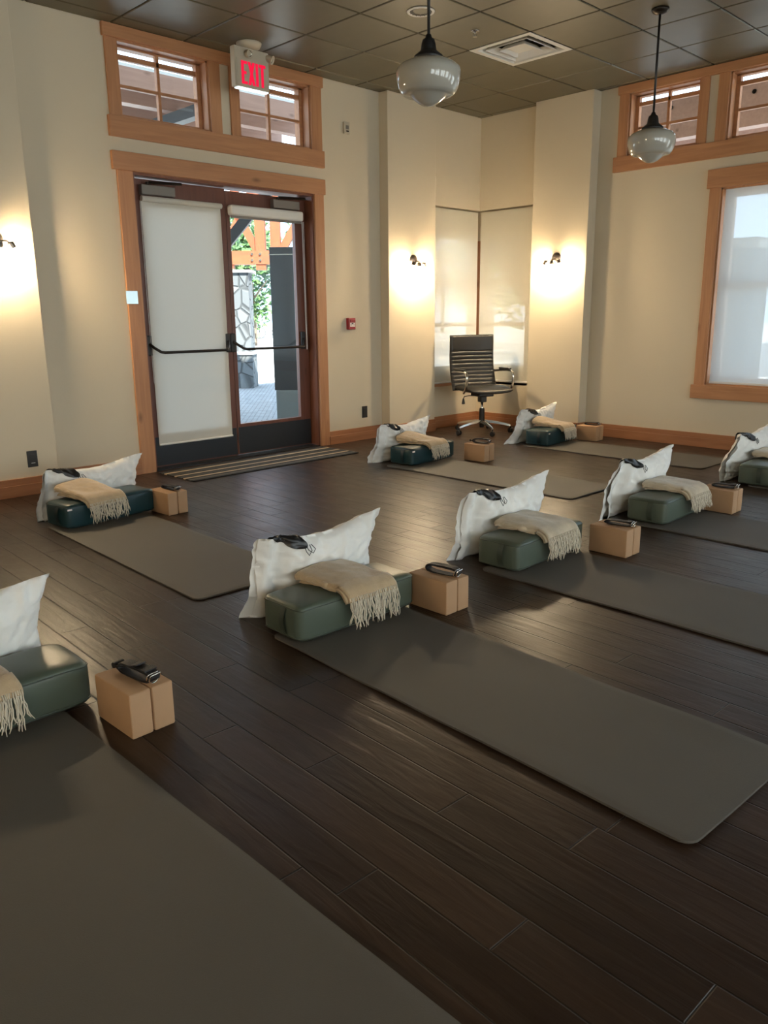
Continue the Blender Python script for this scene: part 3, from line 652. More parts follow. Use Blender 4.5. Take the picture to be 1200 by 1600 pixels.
for k in range(5):
    a = math.radians(240 + 22 + 72 * k); c, s = math.cos(a), math.sin(a)
    lg = MB(); n = 9; pts = []
    for i in range(n):
        t = i / (n - 1); r = .025 + .29 * t; z = .125 - .045 * t ** 1.7; w = .024 - .010 * t; h = .016 - .004 * t
        pts.append([Vector((c * r - s * e * w, s * r + c * e * w, z + g_ * h)) for e, g_ in ((-1, -1), (1, -1), (.55, 1), (-.55, 1))])
    vs = [p for q in pts for p in q]; fs = [(4 * i + j, 4 * i + (j + 1) % 4, 4 * i + 4 + (j + 1) % 4, 4 * i + 4 + j) for i in range(n - 1) for j in range(4)] + [(3, 2, 1, 0), (4 * n - 4, 4 * n - 3, 4 * n - 2, 4 * n - 1)]
    lg.add(vs, fs); leg = lg.build('base_leg', m_chrome, ch, bevel=.003)
    cx, cy = c * .315, s * .315; a2 = a + 1.0 + k
    Mc = Matrix.Translation((cx, cy, .027)) @ Matrix.Rotation(a2, 4, 'Z') @ Matrix.Rotation(PI / 2, 4, 'X')
    cs = MB()
    for zz in (-.022, .006): cs.lathe([(0, zz), (.022, zz), (.0265, zz + .004), (.0265, zz + .013), (.022, zz + .017), (0, zz + .017)], 20, Mc)
    cs.tube([(cx, cy, .03), (cx, cy, .078)], .007, 8); cs.build('caster', m_black, leg)

# ------------------------------------------------------------------ yoga things
def fbm(x, y, z, k=1.): return noise.noise(Vector((x * k, y * k, z * k)))
def yoga_mat(cx, y0, rz, ln, label, mm, seed, curl=0., wid=.61, z0=0.):
    w, h, r = wid / 2, ln, .045; mb = MB(); th = .010
    nx, ny = 22, 60
    def edge_in(x, y):                # rounded-corner clamp
        return x, y
    def P(u, v, top):
        x = (2 * u - 1) * w; y = -v * h
        dx = w - abs(x); dy = min(-y, h + y)
        # pull corners in
        if dx < r and dy < r:
            ax, ay = r - dx, r - dy; d = math.hypot(ax, ay)
            m = max(ax, ay)
            if d > 0: k = m / d; ax *= k; ay *= k
            x = math.copysign(w - (r - ax), x) if True else x
            y = -(r - ay) if -y < h / 2 else -(h - (r - ay))
        wv = .004 * curl * (fbm(x * 3, y * 3 + seed, 0) + .6) * max(0, 1 - min(dx, dy) / .12) 
        z = max(0., wv) + z0
        e = min(dx, dy)
        t = th * (1 if e > .004 else .72)
        return Vector((x, y, z + (t if top else 0)))
    us = [0, .006, .03, .055, .09] + [.12 + .76 * i / 12 for i in range(13)] + [.91, .945, .97, .994, 1]
    vs_ = [0, .002, .010, .018, .03] + [.04 + .92 * i / 30 for i in range(31)] + [.97, .982, .990, .998, 1]
    nu, nv = len(us), len(vs_)
    vt = [P(u, v, True) for v in vs_ for u in us]; vb = [P(u, v, False) for v in vs_ for u in us]
    q = [(j * nu + i, j * nu + i + 1, (j + 1) * nu + i + 1, (j + 1) * nu + i) for j in range(nv - 1) for i in range(nu - 1)]
    n = len(vt); fs = q + [tuple(n + k for k in f[::-1]) for f in q]
    bd = [i for i in range(nu)] + [j * nu + nu - 1 for j in range(1, nv)] + [(nv - 1) * nu + i for i in range(nu - 2, -1, -1)] + [j * nu for j in range(nv - 2, 0, -1)]
    for k in range(len(bd)):
        a, b = bd[k], bd[(k + 1) % len(bd)]; fs.append((a, b, n + b, n + a))
    mb.add(vt + vb, fs); o = mb.build('yoga_mat', mm); autosmooth(o, .6)
    o.location = (cx, y0, 0); o.rotation_euler = (0, 0, rz)
    return tag(o, label, 'yoga mat', 'grey yoga mats')
BWd, BD, BH = .64, .255, .150
def bol_h(x): return 1 + .10 * (1 - (2 * x / BWd) ** 2)
def bolster(loc, rz, green, label, grp, white_tag=False):
    o = thing('bolster', label, 'bolster', loc, rz, grp)
    m, mp_ = (m_sage, m_sagep) if green else (m_teal, m_tealp)
    def S(p):                      # p on unit cube surface -> cushion
        x, y, z = p
        r = .13
        def sq(a): return a
        q = Vector((x, y, z)); 
        # round the edges with a p-norm
        n = (abs(x) ** 14 + abs(y) ** 14 + abs(z) ** 14) ** (1 / 14.)
        q = q / n
        cx_, cy_, cz_ = q
        bx_ = cx_ * BWd / 2 * (1 + .02 * (1 - cy_ * cy_) * (1 - cz_ * cz_))
        by_ = cy_ * BD / 2 * (1 + .05 * (1 - cz_ * cz_) * (1 - cx_ ** 4))
        hz = BH / 2 * (1 + (.16 if z > 0 else .0) * (1 - cx_ ** 2) * (1 - cy_ ** 2) )
        zz = BH / 2 + cz_ * hz
        wr = .0025 * fbm(bx_ * 9, by_ * 9 + loc[0], zz * 9)
        return Vector((bx_, by_, max(0, zz + (wr if z > 0 else 0))))
    mb = MB(); n1 = 30
    for ax in range(3):
        for sg in (-1, 1):
            na, nb = (14, 14) if ax == 0 else (n1, 14)
            def f(u, v, ax=ax, sg=sg):
                a, b = 2 * u - 1, 2 * v - 1
                p = (sg, a, b) if ax == 0 else ((a, sg, b) if ax == 1 else (a, b, sg))
                return S(p)
            mb.grid(f, na, nb)
    mb.build('cover', m, o, smooth=True, weld=.0015)
    # piping near top and bottom rims
    for zc, nm in ((.80, 'top'), (-.80, 'low')):
        pts = []
        for sx, ex_ in (((-1, -1), (1, -1)), ((1, -1), (1, 1)), ((1, 1), (-1, 1)), ((-1, 1), (-1, -1))):
            for k in range(16):
                t = k / 16; x = sx[0] + (ex_[0] - sx[0]) * t; y = sx[1] + (ex_[1] - sx[1]) * t
                pts.append(S((x, y, zc)))
        MB().tube(pts, .0028, 6, closed=True).build('piping', mp_, o, smooth=True)
    for sg in (-1, 1):
        hp = MB(); 
        def hf(u, v, sg=sg): 
            z = .022 + .112 * v; y = -.030 + (u - .5) * .030
            return Vector((sg * (BWd / 2 + .003 + .018 * math.sin(PI * v) ** .6), y, z))
        hp.grid(hf, 4, 10); hp.grid(lambda u, v: hf(u, v) - Vector((sg * .003, 0, 0)), 4, 10)
        hp.build('handle', mp_, o, smooth=True)
    if white_tag:
        MB().box(-BWd / 2 + .0, -BWd / 2 + .03, -BD / 2 - .006, -BD / 2 - .002, .118, .128).build('brand_tag', m_label, o)
    return o
def pillow_fn(Wd, Hp, seed, flap, lean):
    sd = seed * 3.7
    def P(s, t, side):               # s 0..1 left-right, t 0..1 bottom-top
        ztop = Hp * (.965 - .10 * math.sin(PI * min(1, s * 1.02)) ** 1.5 + .045 * s) 
        x = (s - .5) * Wd
        x += (-flap * (1 - t) ** 2.2) * max(0, 1 - s / .25)            # loose end flares at the bottom
        x -= .035 * math.sin(PI * t) * max(0, (s - .7) / .3) ** 2 - .012 * max(0, (s - .85) / .15) * t ** 4   # ears on the right
        z = ztop * t
        # stuffed part thickness
        ss = (s - .13) / .87
        th = 0.
        if ss > 0:
            th = .088 * max(0, 1 - abs(2 * ss - 1) ** 2.6) ** .55 * max(0, 1 - abs(2 * t - 1) ** 2.8) ** .6
        th = max(th, .003 if 0 < t < 1 and 0 < s < 1 else .0)
        y = -side * th
        lf = max(0, 1 - s / .22)
        fold = lf * (.030 * math.sin(t * 7 + seed) * (1 - t) + .020 * math.sin(s * 40 + seed))
        if side < 0:
            fold += lf * (.010 + .022 * (1 - t)) * min(1, (1 - t) * 12); x -= max(0, 1 - s / .12) * (.006 + .030 * (1 - t) ** 1.5) * min(1, (1 - t) * 12)
        wr = .012 * fbm(s * 5 + sd, t * 3, side * 2) +   .020 * abs(fbm(s * 10 + t * 5 + sd, t * 7 - s * 5, side)) + .008 * fbm(s * 22 + sd, t * 9, side)
        # radiating creases near the corners and top edge
        wr += .005 * math.sin(s * 55 + 6 * fbm(s * 3, t * 3, sd)) * max(0, t - .55) * 1.6
        y += fold + wr * (1 if 0 < t < 1 else .5)
        y -= lean * t * t - .02 
        return Vector((x, y, max(0.0, z)))
    return P
def pillow(loc, rz, Wd, Hp, seed, label, flap=.06, lean=.06):
    o = thing('pillow', label, 'pillow', loc, rz, 'white pillows')
    P = pillow_fn(Wd, Hp, seed, flap, lean); nu, nv = 64, 36
    fr = MB().grid(lambda u, v: P(u, v, 1), nu, nv).grid(lambda u, v: P(u, v, -1), nu, nv)
    for a, b, c, d in ((0, None, 1, -1),):
        pass
    for t in (0, 1): fr.grid(lambda u, v: P(u, t, 1).lerp(P(u, t, -1), v), nu, 2)
    fr.grid(lambda u, v: P(1, u, 1).lerp(P(1, u, -1), v), nv, 2)
    fr.build('pillowcase', m_pillow, o, smooth=True, weld=.0004)
    # seam along the top
    return o, P
def eye_mask(o_p, P, label, s0=.13, ang=-35, ln=.205, wd=.072, Hp=.38):
    o = thing('eye_mask', label, 'eye mask', o_p.location, o_p.rotation_euler.z, 'black eye masks draped on pillows')
    ca, sa = math.cos(math.radians(ang)), math.sin(math.radians(ang)); Wd = .71
    def Q(a, b, off):              # a along, b across (metres)
        s = s0 + (a * ca - b * sa) / Wd; w = -(a * sa + b * ca) + .002          # w>0: front side, metres below the top edge
        side = 1 if w > 0 else -1
        t = 1 - abs(w) / Hp * .97
        s = max(0, min(.95, s))
        if s < 0: base = P(0, t, side) + Vector((s * Wd, 0, 0))
        else: base = P(s, t, side)
        k = max(0, 1 - abs(w) / .012)
        tt = 1 - .04
        return base + Vector((0, -side * off * (1 - k), off * (.25 + k)))
    def f(off):
        def g_(u, v):
            a = (u - .5) * ln; hw = wd / 2 * max(.02, (1 - abs(2 * u - 1) ** 2.6)) ** .5
            notch = .012 * math.exp(-((u - .5) / .07) ** 2) * (1 if v < .3 else 0)
            b = (2 * v - 1) * hw + notch
            return Q(a, b, off)
        return g_
    mb = MB().grid(f(.010), 30, 14).grid(f(.006), 30, 14)
    mb.build('mask_pad', m_silk, o, smooth=True)
    e = Q(ln * .47, 0, .012)
    for k, (dx, dz) in enumerate(((.000, -.040), (.028, -.034))):
        MB().tube([e + Vector((-.016 + dx * .3, -.004, .004)), e + Vector((-.014 + dx * .5, -.014, dz * .5)), e + Vector((dx * .8, -.016, dz)), e + Vector((.018 + dx * .7, -.013, dz * .55)), e + Vector((.012 + dx * .3, -.004, .004))], .0018, 6).build('elastic_cord', m_black, o, smooth=True)
    return o
def blanket(loc, rz, off, wd, seed, label, mm, skew=0., drop=.075, rise=0.):
    o = thing('throw_blanket', label, 'blanket', loc, rz, 'folded fringed throws')
    a_, b_ = BD / 2 + .005, BH / 2
    # path over the bolster, from the pillow side to the front
    def prof(x, lift):
        hz = BH * (1 + .08 * (1 - (2 * x / BWd) ** 2)); pts = []
        A, B = a_ + lift, hz - BH / 2 + lift
        for k in range(19):
            th = math.radians(50 + (156 - 50) * k / 18); c, s = math.cos(th), math.sin(th)
            n = (abs(c) ** 4.5 + abs(s) ** 4.5) ** (1 / 4.5); pts.append((A * c / n, BH / 2 + B * s / n))
        return pts
    def layer(lift, x0, x1, th, ph):
        nu, nv = 22, 38
        def f(extra):
            def g_(u, v):
                x = x0 + (x1 - x0) * u
                xx = off + x + skew * (v - .3)
                pr = prof(xx, lift + extra)
                k = v * 17.999; i = int(k); t = k - i
                y = pr[i][0] * (1 - t) + pr[i + 1][0] * t; z = pr[i][1] * (1 - t) + pr[i + 1][1] * t
                if v < .62: z += rise * (.25 + .75 * (lift / .027)) * (1 - v / .62) ** 1.3 * (1 - .35 * abs(2 * u - 1) ** 3)
                d = .005 * fbm(x * 10 + seed, v * 4, ph) + .004 * fbm(x * 24 + seed, v * 7, ph) + .004 * math.sin(x * 30 + seed)
                ed = 1 - min(u, 1 - u) / .06
                if ed > 0: d -= extra * ed * ed * .9
                if v > .72: y -= max(0, d) + .002 + .006 * (v - .72) / .28
                else: z += d
                return Vector((xx + .004 * fbm(v * 6, ph, seed), -y if False else y, z))
            return g_
        mb.grid(f(th), nu, nv); mb.grid(f(0), nu, nv)
        for uu in (0, 1): mb.grid(lambda u, v: f(th)(uu, u).lerp(f(0)(uu, u), v), nv, 2)
        for vv in (0, 1): mb.grid(lambda u, v: f(th)(u, vv).lerp(f(0)(u, vv), v), nu, 2)
        return f(th * .7)
    mb = MB(); h = wd / 2
    layer(.004, -h + .01, h - .012, .010, 1.); layer(.015, -h + .0, h - .02, .011, 4.); top = layer(.027, -h + .006, h, .010, 8.)
    mb.build('woven_body', mm, o, smooth=True, weld=.0002)
    # rolled fold along the left edge
    rl = MB()
    base = lambda v: top(0.02, v)
    rl.tube([base(v / 12 * .55) + Vector((.002, 0, -.012)) for v in range(13)], [.012 + .004 * math.sin(v * 1.1 + seed) for v in range(13)], 10)
    rl.build('folded_edge', mm, o, smooth=True)
    fr = MB(); rnd = random.Random(seed * 11 + 3)
    n = int(wd / .0075)
    for row, dl_ in ((0, 0.), (1, -.010)):
        for k in range(n):
            u = (k + rnd.uniform(.2, .8)) / n; v0 = .93 if row == 0 else .99
            p = top(u, v0) + Vector((0, -.004 - .002 * row, 0)); L_ = drop * rnd.uniform(.78, 1.15)
            pts = [p]; dx = rnd.uniform(-.25, .25); yy = 0
            for i in range(1, 7):
                t = i / 6; q = p + Vector((dx * L_ * t * t + .0025 * math.sin(i * 2.1 + k), -.003 - .012 * t + .004 * math.sin(i + k * 1.7), -L_ * t))
                if q.z < .016: q = Vector((q.x, q.y - (.016 - q.z) * .7, .016 + .001 * rnd.random()))
                pts.append(q)
            r0 = rnd.uniform(.0019, .0027)
            fr.tube(pts, [r0, r0, r0 * .95, r0 * 1.05, r0 * .95, r0, r0 * .5], 5)
    fr.build('fringe', m_fringe, o, smooth=True)
    return o
def block(x, y, z, rz, pos, label):
    hx = .0365
    o = MB().box(-hx, hx, -.112, .112, 0, .150).build('yoga_block', m_block, bevel=.006, seg=3)
    autosmooth(o, .5); o.location = (x, y, z); o.rotation_euler = (0, 0, rz)
    return tag(o, label, 'yoga block', 'tan foam yoga blocks')
def strap(x, y, z, rz, style, label):
    o = thing('yoga_strap', label, 'strap', (x, y, z), rz, 'rolled black yoga straps')
    mb = MB(); Ln, Ht, wdt = .170, .062, .038
    if style == 1: Ln, Ht = .155, .046
    # stadium spiral in the y-z plane, extruded along x
    turns = 3.0 if style else 2.6; n = int(turns * 40); pts = []
    for k in range(n + 1):
        t = k / n * turns; a = 2 * PI * t; k_ = k / n
        hh = (Ht / 2 - .010) * (.62 + .38 * k_); ll = Ln / 2 - .012 + .012 * k_
        cy = math.copysign(abs(math.cos(a)) ** .55, math.cos(a)) * ll; cz = math.copysign(abs(math.sin(a)) ** .8, math.sin(a)) * hh
        pts.append((cy, cz))
    zoff = -min(p[1] for p in pts) + .0025
    vs = []; fs = []
    tilt = .25 if style == 0 else .12
    for i, (py, pz) in enumerate(pts):
        a = pts[max(0, i - 1)]; b = pts[min(n, i + 1)]; ty, tz = b[0] - a[0], b[1] - a[1]; l = math.hypot(ty, tz) or 1; ny, nz = -tz / l * .0014, ty / l * .0014
        for sx in (-1, 1):
            for sn in (-1, 1):
                vs.append(Vector((sx * wdt / 2 + .002 * math.sin(i * .4), py + sn * ny, pz + zoff + sn * nz)))
    for i in range(n):
        b = 4 * i; c = b + 4; fs += [(b, b + 1, c + 1, c), (b + 2, c + 2, c + 3, b + 3), (b, c, c + 2, b + 2), (b + 1, b + 3, c + 3, c + 1)]
    fs += [(0, 2, 3, 1), (4 * n, 4 * n + 1, 4 * n + 3, 4 * n + 2)]
    mb.add(vs, fs)
    # tail wrapped round the loop at the front
    for yy, hw in (((-.055, .012),) if style != 0 else ()):
        mb.box(-wdt / 2 - .004, wdt / 2 + .004, yy - hw, yy + hw, zoff * 2 - .004, zoff * 2 + .001)
    if style == 2:
        Mt = Matrix.Translation((0, -.02, zoff * 2 + .004)) @ Matrix.Rotation(-.28, 4, 'X')
        mb.box(-wdt / 2, wdt / 2, .0, .125, 0, .004, M=Mt)
        mb.tube([Mt @ Vector((-wdt / 2, .125, .006)), Mt @ Vector((wdt / 2, .125, .006))], .010, 10)
    mb.build('webbing', m_strap, o, smooth=False)
    for k, (dy, tl) in enumerate(((-.075, .3), (-.088, .5))):
        ring = []
        for i in range(20):
            a = 2 * PI * i / 20; ry, rx = .021 * math.cos(a), .0215 * math.sin(a)
            if ry > .012: ry = .012
            ring.append((rx * .95, dy + .004 - ry * .45, zoff + ry))
        MB().tube(ring, .0024, 8, closed=True).build('d_ring', m_chrome, o, smooth=True)
    return o

R_ = math.radians
ST = [
 # key, bx, by, rz, green, where, mat(cx, ytop, rz, len)
 ('front_near_left', -6.825, -3.505, R_(0), True, 'at the lower left picture edge', (-6.905, -3.50, R_(.3), 1.86, 1.2)),
 ('front_center', -5.400, -3.640, R_(-1), True, 'front and centre of the picture', (-5.435, -3.60, R_(-2.6), 1.80, 1.6)),
 ('front_third', -4.100, -3.705, R_(2), True, 'in the front row, third from the left', (-4.17, -3.66, R_(-1.5), 1.83, 1.4)),
 ('front_fourth', -2.755, -3.805, R_(2), True, 'in the front row, fourth from the left', (-2.82, -3.74, R_(-1.5), 1.83, 1.)),
 ('front_right', -1.215, -3.865, R_(2), True, 'at the right picture edge', (-1.23, -3.82, R_(0), 1.83, 1.)),
 ('back_left', -5.315, -1.215, R_(8), False, 'in the back row below the left wall outlet', (-5.365, -1.19, R_(-1.8), 1.83, 1.)),
 ('back_center', -2.375, -1.320, R_(6), False, 'in the back row left of the office chair', (-2.49, -1.27, R_(-.6), 1.86, 1.2)),
 ('back_right', -.745, -1.575, R_(7), False, 'in the back row right of the office chair', (-.83, -1.50, R_(0.2), 1.80, 1.)),
]
POS = {
 'front_near_left': 'at the lower left picture edge',
 'front_center': 'nearest the picture centre',
 'front_third': 'just right of the picture centre',
 'front_fourth': 'two sets right of the picture centre',
 'front_right': 'at the right picture edge',
 'back_left': 'left of the striped door mat',
 'back_center': 'between door and office chair',
 'back_right': 'right of the office chair',
}
PIL = {  # dx, width, height, seed, rz, flap
 'front_near_left': (-.02, .70, .385, 1, 0, .05), 'front_center': (.070, .672, .380, 2, 0, .01), 'front_third': (.065, .72, .385, 3, 1, .03),
 'front_fourth': (.06, .72, .385, 4, 1, .09), 'front_right': (.19, .75, .375, 5, 2, .14), 'back_left': (.10, .715, .345, 6, 8, .01), 'back_center': (.01, .69, .355, 7, 6, .02), 'back_right': (.11, .68, .355, 8, 7, .11)}
BLK = {'front_near_left': (-6.452, -3.825, 1.5), 'front_center': (-4.995, -3.835, 0), 'front_third': (-3.712, -3.972, 0), 'front_fourth': (-2.388, -3.985, 0), 'back_left': (-4.915, -1.352, 3), 'back_center': (-1.998, -1.655, 3), 'back_right': (-.318, -1.755, 2)}
BLA = {  # offset, width, seed, material, skew, drop
 'front_near_left': (-.085, .30, 1, 0, .03, .10), 'front_center': (.0, .275, 2, 0, .04, .105), 'front_third': (-.01, .30, 3, 1, .05, .105), 'front_fourth': (.035, .29, 4, 1, .05, .09),
 'front_right': (.12, .34, 5, 1, .03, .09), 'back_left': (-.10, .27, 6, 0, .05, .10), 'back_center': (-.06, .26, 7, 0, .12, .10), 'back_right': (-.02, .26, 8, 0, .10, .10)}
LOOK = {'front_near_left': ('sage', 'beige'), 'front_center': ('sage', 'beige'), 'front_third': ('sage', 'oatmeal'), 'front_fourth': ('sage', 'oatmeal'), 'front_right': ('sage', 'oatmeal'), 'back_left': ('deep teal', 'beige'), 'back_center': ('deep teal', 'beige'), 'back_right': ('deep teal', 'beige')}
for key, bx, by, rz, green, wh, mt in ST:
    pos = POS[key]; sg, bl = LOOK[key]
    yoga_mat(mt[0], mt[1], mt[2], mt[3], 'grey yoga mat ' + pos, m_matg if not green else m_mate, len(key), mt[4])
    bolster((bx, by, .0125), rz, green, '%s vinyl bolster %s' % (sg, pos), 'sage green bolsters' if green else 'deep teal bolsters', not green)
    dx, wd_, hp, sd, prz, flap = PIL[key]
    c, s = math.cos(rz), math.sin(rz)
    px, py = bx + dx * c - .228 * s, by + dx * s + .228 * c
    po, PF = pillow((px, py, 0), R_(prz), wd_, hp, sd, 'white pillow behind a bolster, ' + pos, flap)
    if key != 'front_near_left':
        eye_mask(po, PF, 'black eye mask on the pillow ' + pos, s0=.165 if key not in ('front_right',) else .18, ang=-24, Hp=hp)
    off, bw, bs, bm_, sk, dr_ = BLA[key]
    blanket((bx, by, .0125), rz, off, bw, bs, '%s fringed throw over the bolster %s' % (bl, pos), m_blank if bm_ == 0 else m_blank2, sk, dr_, .020 if green else .060)
    if key in BLK:
        x, y, r = BLK[key]; c, s = math.cos(R_(r)), math.sin(R_(r))
        for i, side in ((-1, 'left'), (1, 'right')):
            block(x + i * .0385 * c, y + i * .0385 * s, 0, R_(r), side, 'tan foam block, %s one of the pair %s' % (side, pos))
        st = {'back_left': 1, 'back_center': 2, 'front_center': 0, 'front_near_left': 2}.get(key, 1)
        strap(x + .012, y - .015, .150, R_(r + (8 if key != 'back_left' else 4)), st, 'rolled black strap on the blocks ' + pos)

# striped door mat
o = MB().box(-.90, .90, -.262, .262, 0, .009).build('door_mat', stripe_mat(), bevel=.003)
o.location = (-3.385, -.345, 0); o.rotation_euler = (0, 0, R_(.8)); tag(o, 'dark door mat with beige stripes in front of the double door', 'door mat')

# ------------------------------------------------------------------ outside
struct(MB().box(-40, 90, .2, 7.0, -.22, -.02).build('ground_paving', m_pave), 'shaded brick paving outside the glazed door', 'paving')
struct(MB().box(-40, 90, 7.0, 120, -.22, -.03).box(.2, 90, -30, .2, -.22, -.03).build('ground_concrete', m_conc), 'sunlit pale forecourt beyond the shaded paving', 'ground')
# unseen building mass added above the ceiling, sized to shade the paving
struct(MB().box(X0 - .6, .6, Y0 - .6, .5, 3.75, 5.6).build('wall_shade_mass', m_ext), 'unseen building mass added above the room to shade the paving', 'wall')
struct(MB().box(X0 - .6, -6.2, .2, .5, 0, 3.75).build('wall_exterior', m_ext), 'outside face of the building left of the door', 'wall')
# porch roofs seen through the transoms
o = thing('porch_roof', 'porch roof of pale boards and red beams seen through the door-wall transoms', 'roof', (-3.5, 0, 0))
MB().box(-3.7, 3.2, 2.0, 4.8, 3.71, 3.74).build('roof_boards', m_porch, o)
for yy in (2.0, 2.6, 3.2, 3.9, 4.6): MB().box(-3.7, 3.2, yy, yy + .14, 3.53, 3.71).build('beam', m_porchr, o)
for xx in (-2.4, -.6, 1.2): MB().box(xx, xx + .12, 2.0, 4.8, 3.41, 3.53).build('rafter', m_porchd, o)
o = thing('porch_canopy', 'timber canopy with bolted beams seen through the right transoms', 'roof', (0, -2.4, 0))
MB().box(1.3, 4.2, -3.2, 3.2, 3.46, 3.49).build('roof_boards', m_porch, o)
for xx in (1.3, 2.0, 2.8, 3.6): MB().box(xx, xx + .16, -3.2, 3.2, 3.27, 3.46).build('beam', m_porchr, o)
gb = MB().box(.95, 1.10, -2.6, 2.9, 3.02, 3.40).build('bolted_beam', m_porchr, o)
for k in range(12):
    MB().tube([(.925, -2.3 + .42 * k, 3.12 + .2 * (k % 2)), (.95, -2.3 + .42 * k, 3.12 + .2 * (k % 2))], .022, 12).build('bolt_head', m_chrome, gb)
# stone pillar + truss beyond the door
o = thing('stone_pillar', 'grey stone pillar with a wider plinth seen through the door glass', 'pillar', (1.2, 6.55, -.02), R_(-44))
MB().box(-.34, .22, -.3, .3, 0, .60).build('plinth', m_stone, o, bevel=.01); MB().box(-.37, .25, -.33, .33, .60, .66).build('plinth_cap', m_cap, o, bevel=.01)
MB().prism([(-.26, -.24), (.20, -.24), (.20, .24), (-.26, .24)], .66, 2.05).build('shaft', m_stone, o); MB().box(-.32, .27, -.30, .30, 2.05, 2.10).build('shaft_cap', m_cap, o, bevel=.01)
o = thing('timber_truss', 'orange timber truss standing on the stone pillar outside', 'truss', (1.30, 6.90, 0), R_(-44))
MB().box(-.16, .04, -.1, .1, 2.13, 2.22).build('post', m_timber, o); MB().box(-.5, 2.4, -.12, .12, 2.20, 2.44).build('tie_beam', m_timberx, o)
for xx in (.46, .74): MB().box(xx, xx + .18, -.1, .1, 2.10, 3.6).build('king_post', m_timber, o)
for a, b in (((.0, 3.35), (.50, 2.42)), ((.45, 3.5), (-.1, 2.5)), ((.92, 2.42), (1.55, 3.45)), ((1.3, 2.4), (1.3, 3.5)), ((-.35, 2.42), (.3, 3.9))):
    d = Vector((b[0] - a[0], 0, b[1] - a[1])); M_ = Matrix.Translation((a[0], 0, a[1])) @ d.to_track_quat('Z', 'Y').to_matrix().to_4x4()
    MB().box(-.07, .07, -.07, .07, 0, d.length, M=M_).build('brace', m_timber, o)
for xx in (.40, .55, .83, 1.0):
    for zz in (2.27, 2.38): MB().tube([(xx, -.15, zz), (xx, -.12, zz)], .022, 10).build('bolt', m_chrome, o)
# roof edge dark member
o = tag(MB().box(-.07, .07, -.05, .05, -.9, .9).build('roof_bracket', m_porchd), 'dark slanted roof bracket at the top of the door glass', 'bracket'); o.location = (-.74, 3.72, 2.44); o.rotation_euler = (0, R_(42), R_(-44))
# dark tall panel
o = thing('outdoor_panel', 'tall dark panel standing outside behind the right half of the door glass', 'panel', (-1.42, 1.82, -.02), R_(-44))
MB().box(-.165, .30, -.03, .03, .40, 2.08).build('panel_board', mat('dark_panel', (.030, .034, .038), .25), o, bevel=.004)
MB().box(-.15, .28, -.05, .05, 0, .40).build('panel_foot', mat('grey_panel_foot', (.14, .15, .14), .6), o, bevel=.01)
MB().box(-.17, .305, -.034, .034, 1.99, 2.0).build('panel_strip', m_steel, o)
# bicycle + rack
def bicycle(loc, rz):
    o = thing('bicycle', 'bicycle parked at the rack far outside the door', 'bicycle', loc, rz)
    for x in (-.5, .55):
        w = MB(); ring = [(x + .33 * math.cos(a), 0, .34 + .33 * math.sin(a)) for a in (2 * PI * k / 32 for k in range(32))]
        w.tube(ring, .022, 8, closed=True)
        for k in range(10):
            a = PI * k / 10; w.tube([(x + .32 * math.cos(a), 0, .34 + .32 * math.sin(a)), (x - .32 * math.cos(a), 0, .34 - .32 * math.sin(a))], .003, 4)
        w.build('wheel', m_black, o)
    MB().tube([(-.5, 0, .34), (-.08, 0, .32), (.38, 0, .80), (-.18, 0, .80), (-.5, 0, .34)], .02, 8).tube([(-.08, 0, .32), (-.22, 0, .92)], .018, 8).tube([(.36, 0, .92), (.41, 0, .72), (.55, 0, .34)], .018, 8).build('frame', m_steel, o)
    MB().box(-.32, -.10, -.05, .05, .92, .97).build('saddle', m_black, o, bevel=.015); MB().tube([(.42, -.25, .98), (.36, -.2, .95), (.36, .2, .95), (.42, .25, .98)], .014, 8).build('handlebar', m_black, o)
bicycle((22.0, 33.9, -.03), R_(-40))
o = thing('bike_rack', 'low barred rack beside the far bicycle outside the door', 'rack', (21.6, 34.9, -.03), R_(-44))
rk = MB().tube([(-2.2, 0, .75), (.6, 0, .75)], .03, 8).build('top_rail', m_porchd, o)
pk = MB()
for k in range(14): pk.tube([(-2.2 + .2 * k, 0, 0), (-2.2 + .2 * k, 0, .75)], .03, 6)
pk.build('bars', m_porchd, o)
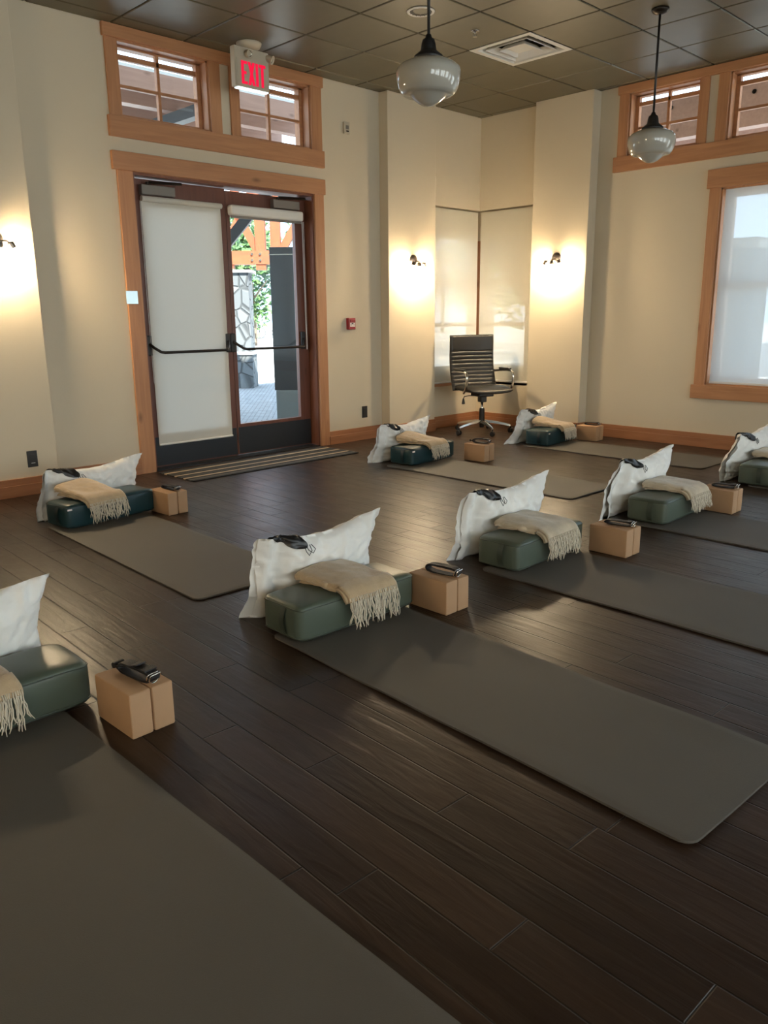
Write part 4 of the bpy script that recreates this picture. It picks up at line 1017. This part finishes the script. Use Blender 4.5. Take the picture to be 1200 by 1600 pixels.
def tree(loc, r, h, seed, label, mm, n=2600):
    o = thing('tree', label, 'tree', loc, 0, 'trees beyond the forecourt'); rnd = random.Random(seed)
    tr = MB(); tr.tube([(0, 0, 0), (.1, .05, h * .3), (0, .1, h * .6), (.1, 0, h * .85)], [.16, .13, .09, .04], 8)
    for k in range(7):
        a = k * 2.4; z = h * (.2 + .08 * k); tr.tube([(0, 0, z), (r * .5 * math.cos(a), r * .5 * math.sin(a), z + r * .4)], [.06, .02], 6)
    tr.build('trunk', m_bark, o)
    cr = MB(); cl = [(Vector((rnd.gauss(0, r * .45), rnd.gauss(0, r * .45), h * .22 + rnd.random() * h * .75)), r * rnd.uniform(.3, .5)) for _ in range(22)]
    for _ in range(n):
        c_, q = cl[rnd.randrange(22)]; d = Vector((rnd.gauss(0, 1), rnd.gauss(0, 1), rnd.gauss(0, 1))).normalized() * q * rnd.random() ** .4
        p = c_ + d; a = Vector((rnd.gauss(0, 1), rnd.gauss(0, 1), rnd.gauss(0, 1))).normalized() * .16; b = a.orthogonal().normalized() * .10
        cr.add([p - a, p + b, p + a, p - b], [(0, 1, 2, 3)])
    cr.build('crown', mm, o)
tree((14.3, 24.6, -.03), 2.2, 5.5, 3, 'pale green tree outside in the middle of the door glass', m_leaf)
tree((22.5, 29.4, -.03), 2.3, 6.5, 4, 'farther green tree outside beside the dark panel', m_leaf)
tree((22.5, 42.0, -.03), 4.2, 9.0, 5, 'large dark tree behind the bicycle', m_leaf2, 4500)
tree((38.0, 34.0, -.03), 4.2, 9.0, 8, 'large dark tree right of the bicycle', m_leaf2, 4500)
# outside the large window
o = thing('stone_pillar', 'stone pillar showing as a pale shape through the large window blind', 'pillar', (2.6, -1.95, -.03))
MB().box(-.25, .25, -.24, .24, 0, 2.02).build('shaft', m_stone, o); MB().box(-.33, .33, -.31, .31, 2.02, 2.13).build('shaft_cap', m_cap, o, bevel=.01)
# slanted eave outside the right corner window: gives the diagonal edge on the blind
o = thing('gable_eave', 'slanted eave outside that shades the upper part of the right corner blind', 'eave', (.45, 0, 0))
MB().prism([(-.27, 1.42), (1.0, 2.93), (1.0, 3.7), (-1.5, 3.7), (-1.5, 1.1), (-.45, 1.22)], 0, .08, M=Matrix(((0, 0, 1, 0), (1, 0, 0, 0), (0, 1, 0, 0), (0, 0, 0, 1)))).build('eave_board', m_ext, o)
tree((13.0, 8.0, -.03), 2.6, 6.5, 11, 'leafy tree outside the corner window, nearer one', m_leaf, 1300)
tree((17.5, 13.5, -.03), 3.2, 8.0, 12, 'leafy tree outside the corner window, farther one', m_leaf, 1500)
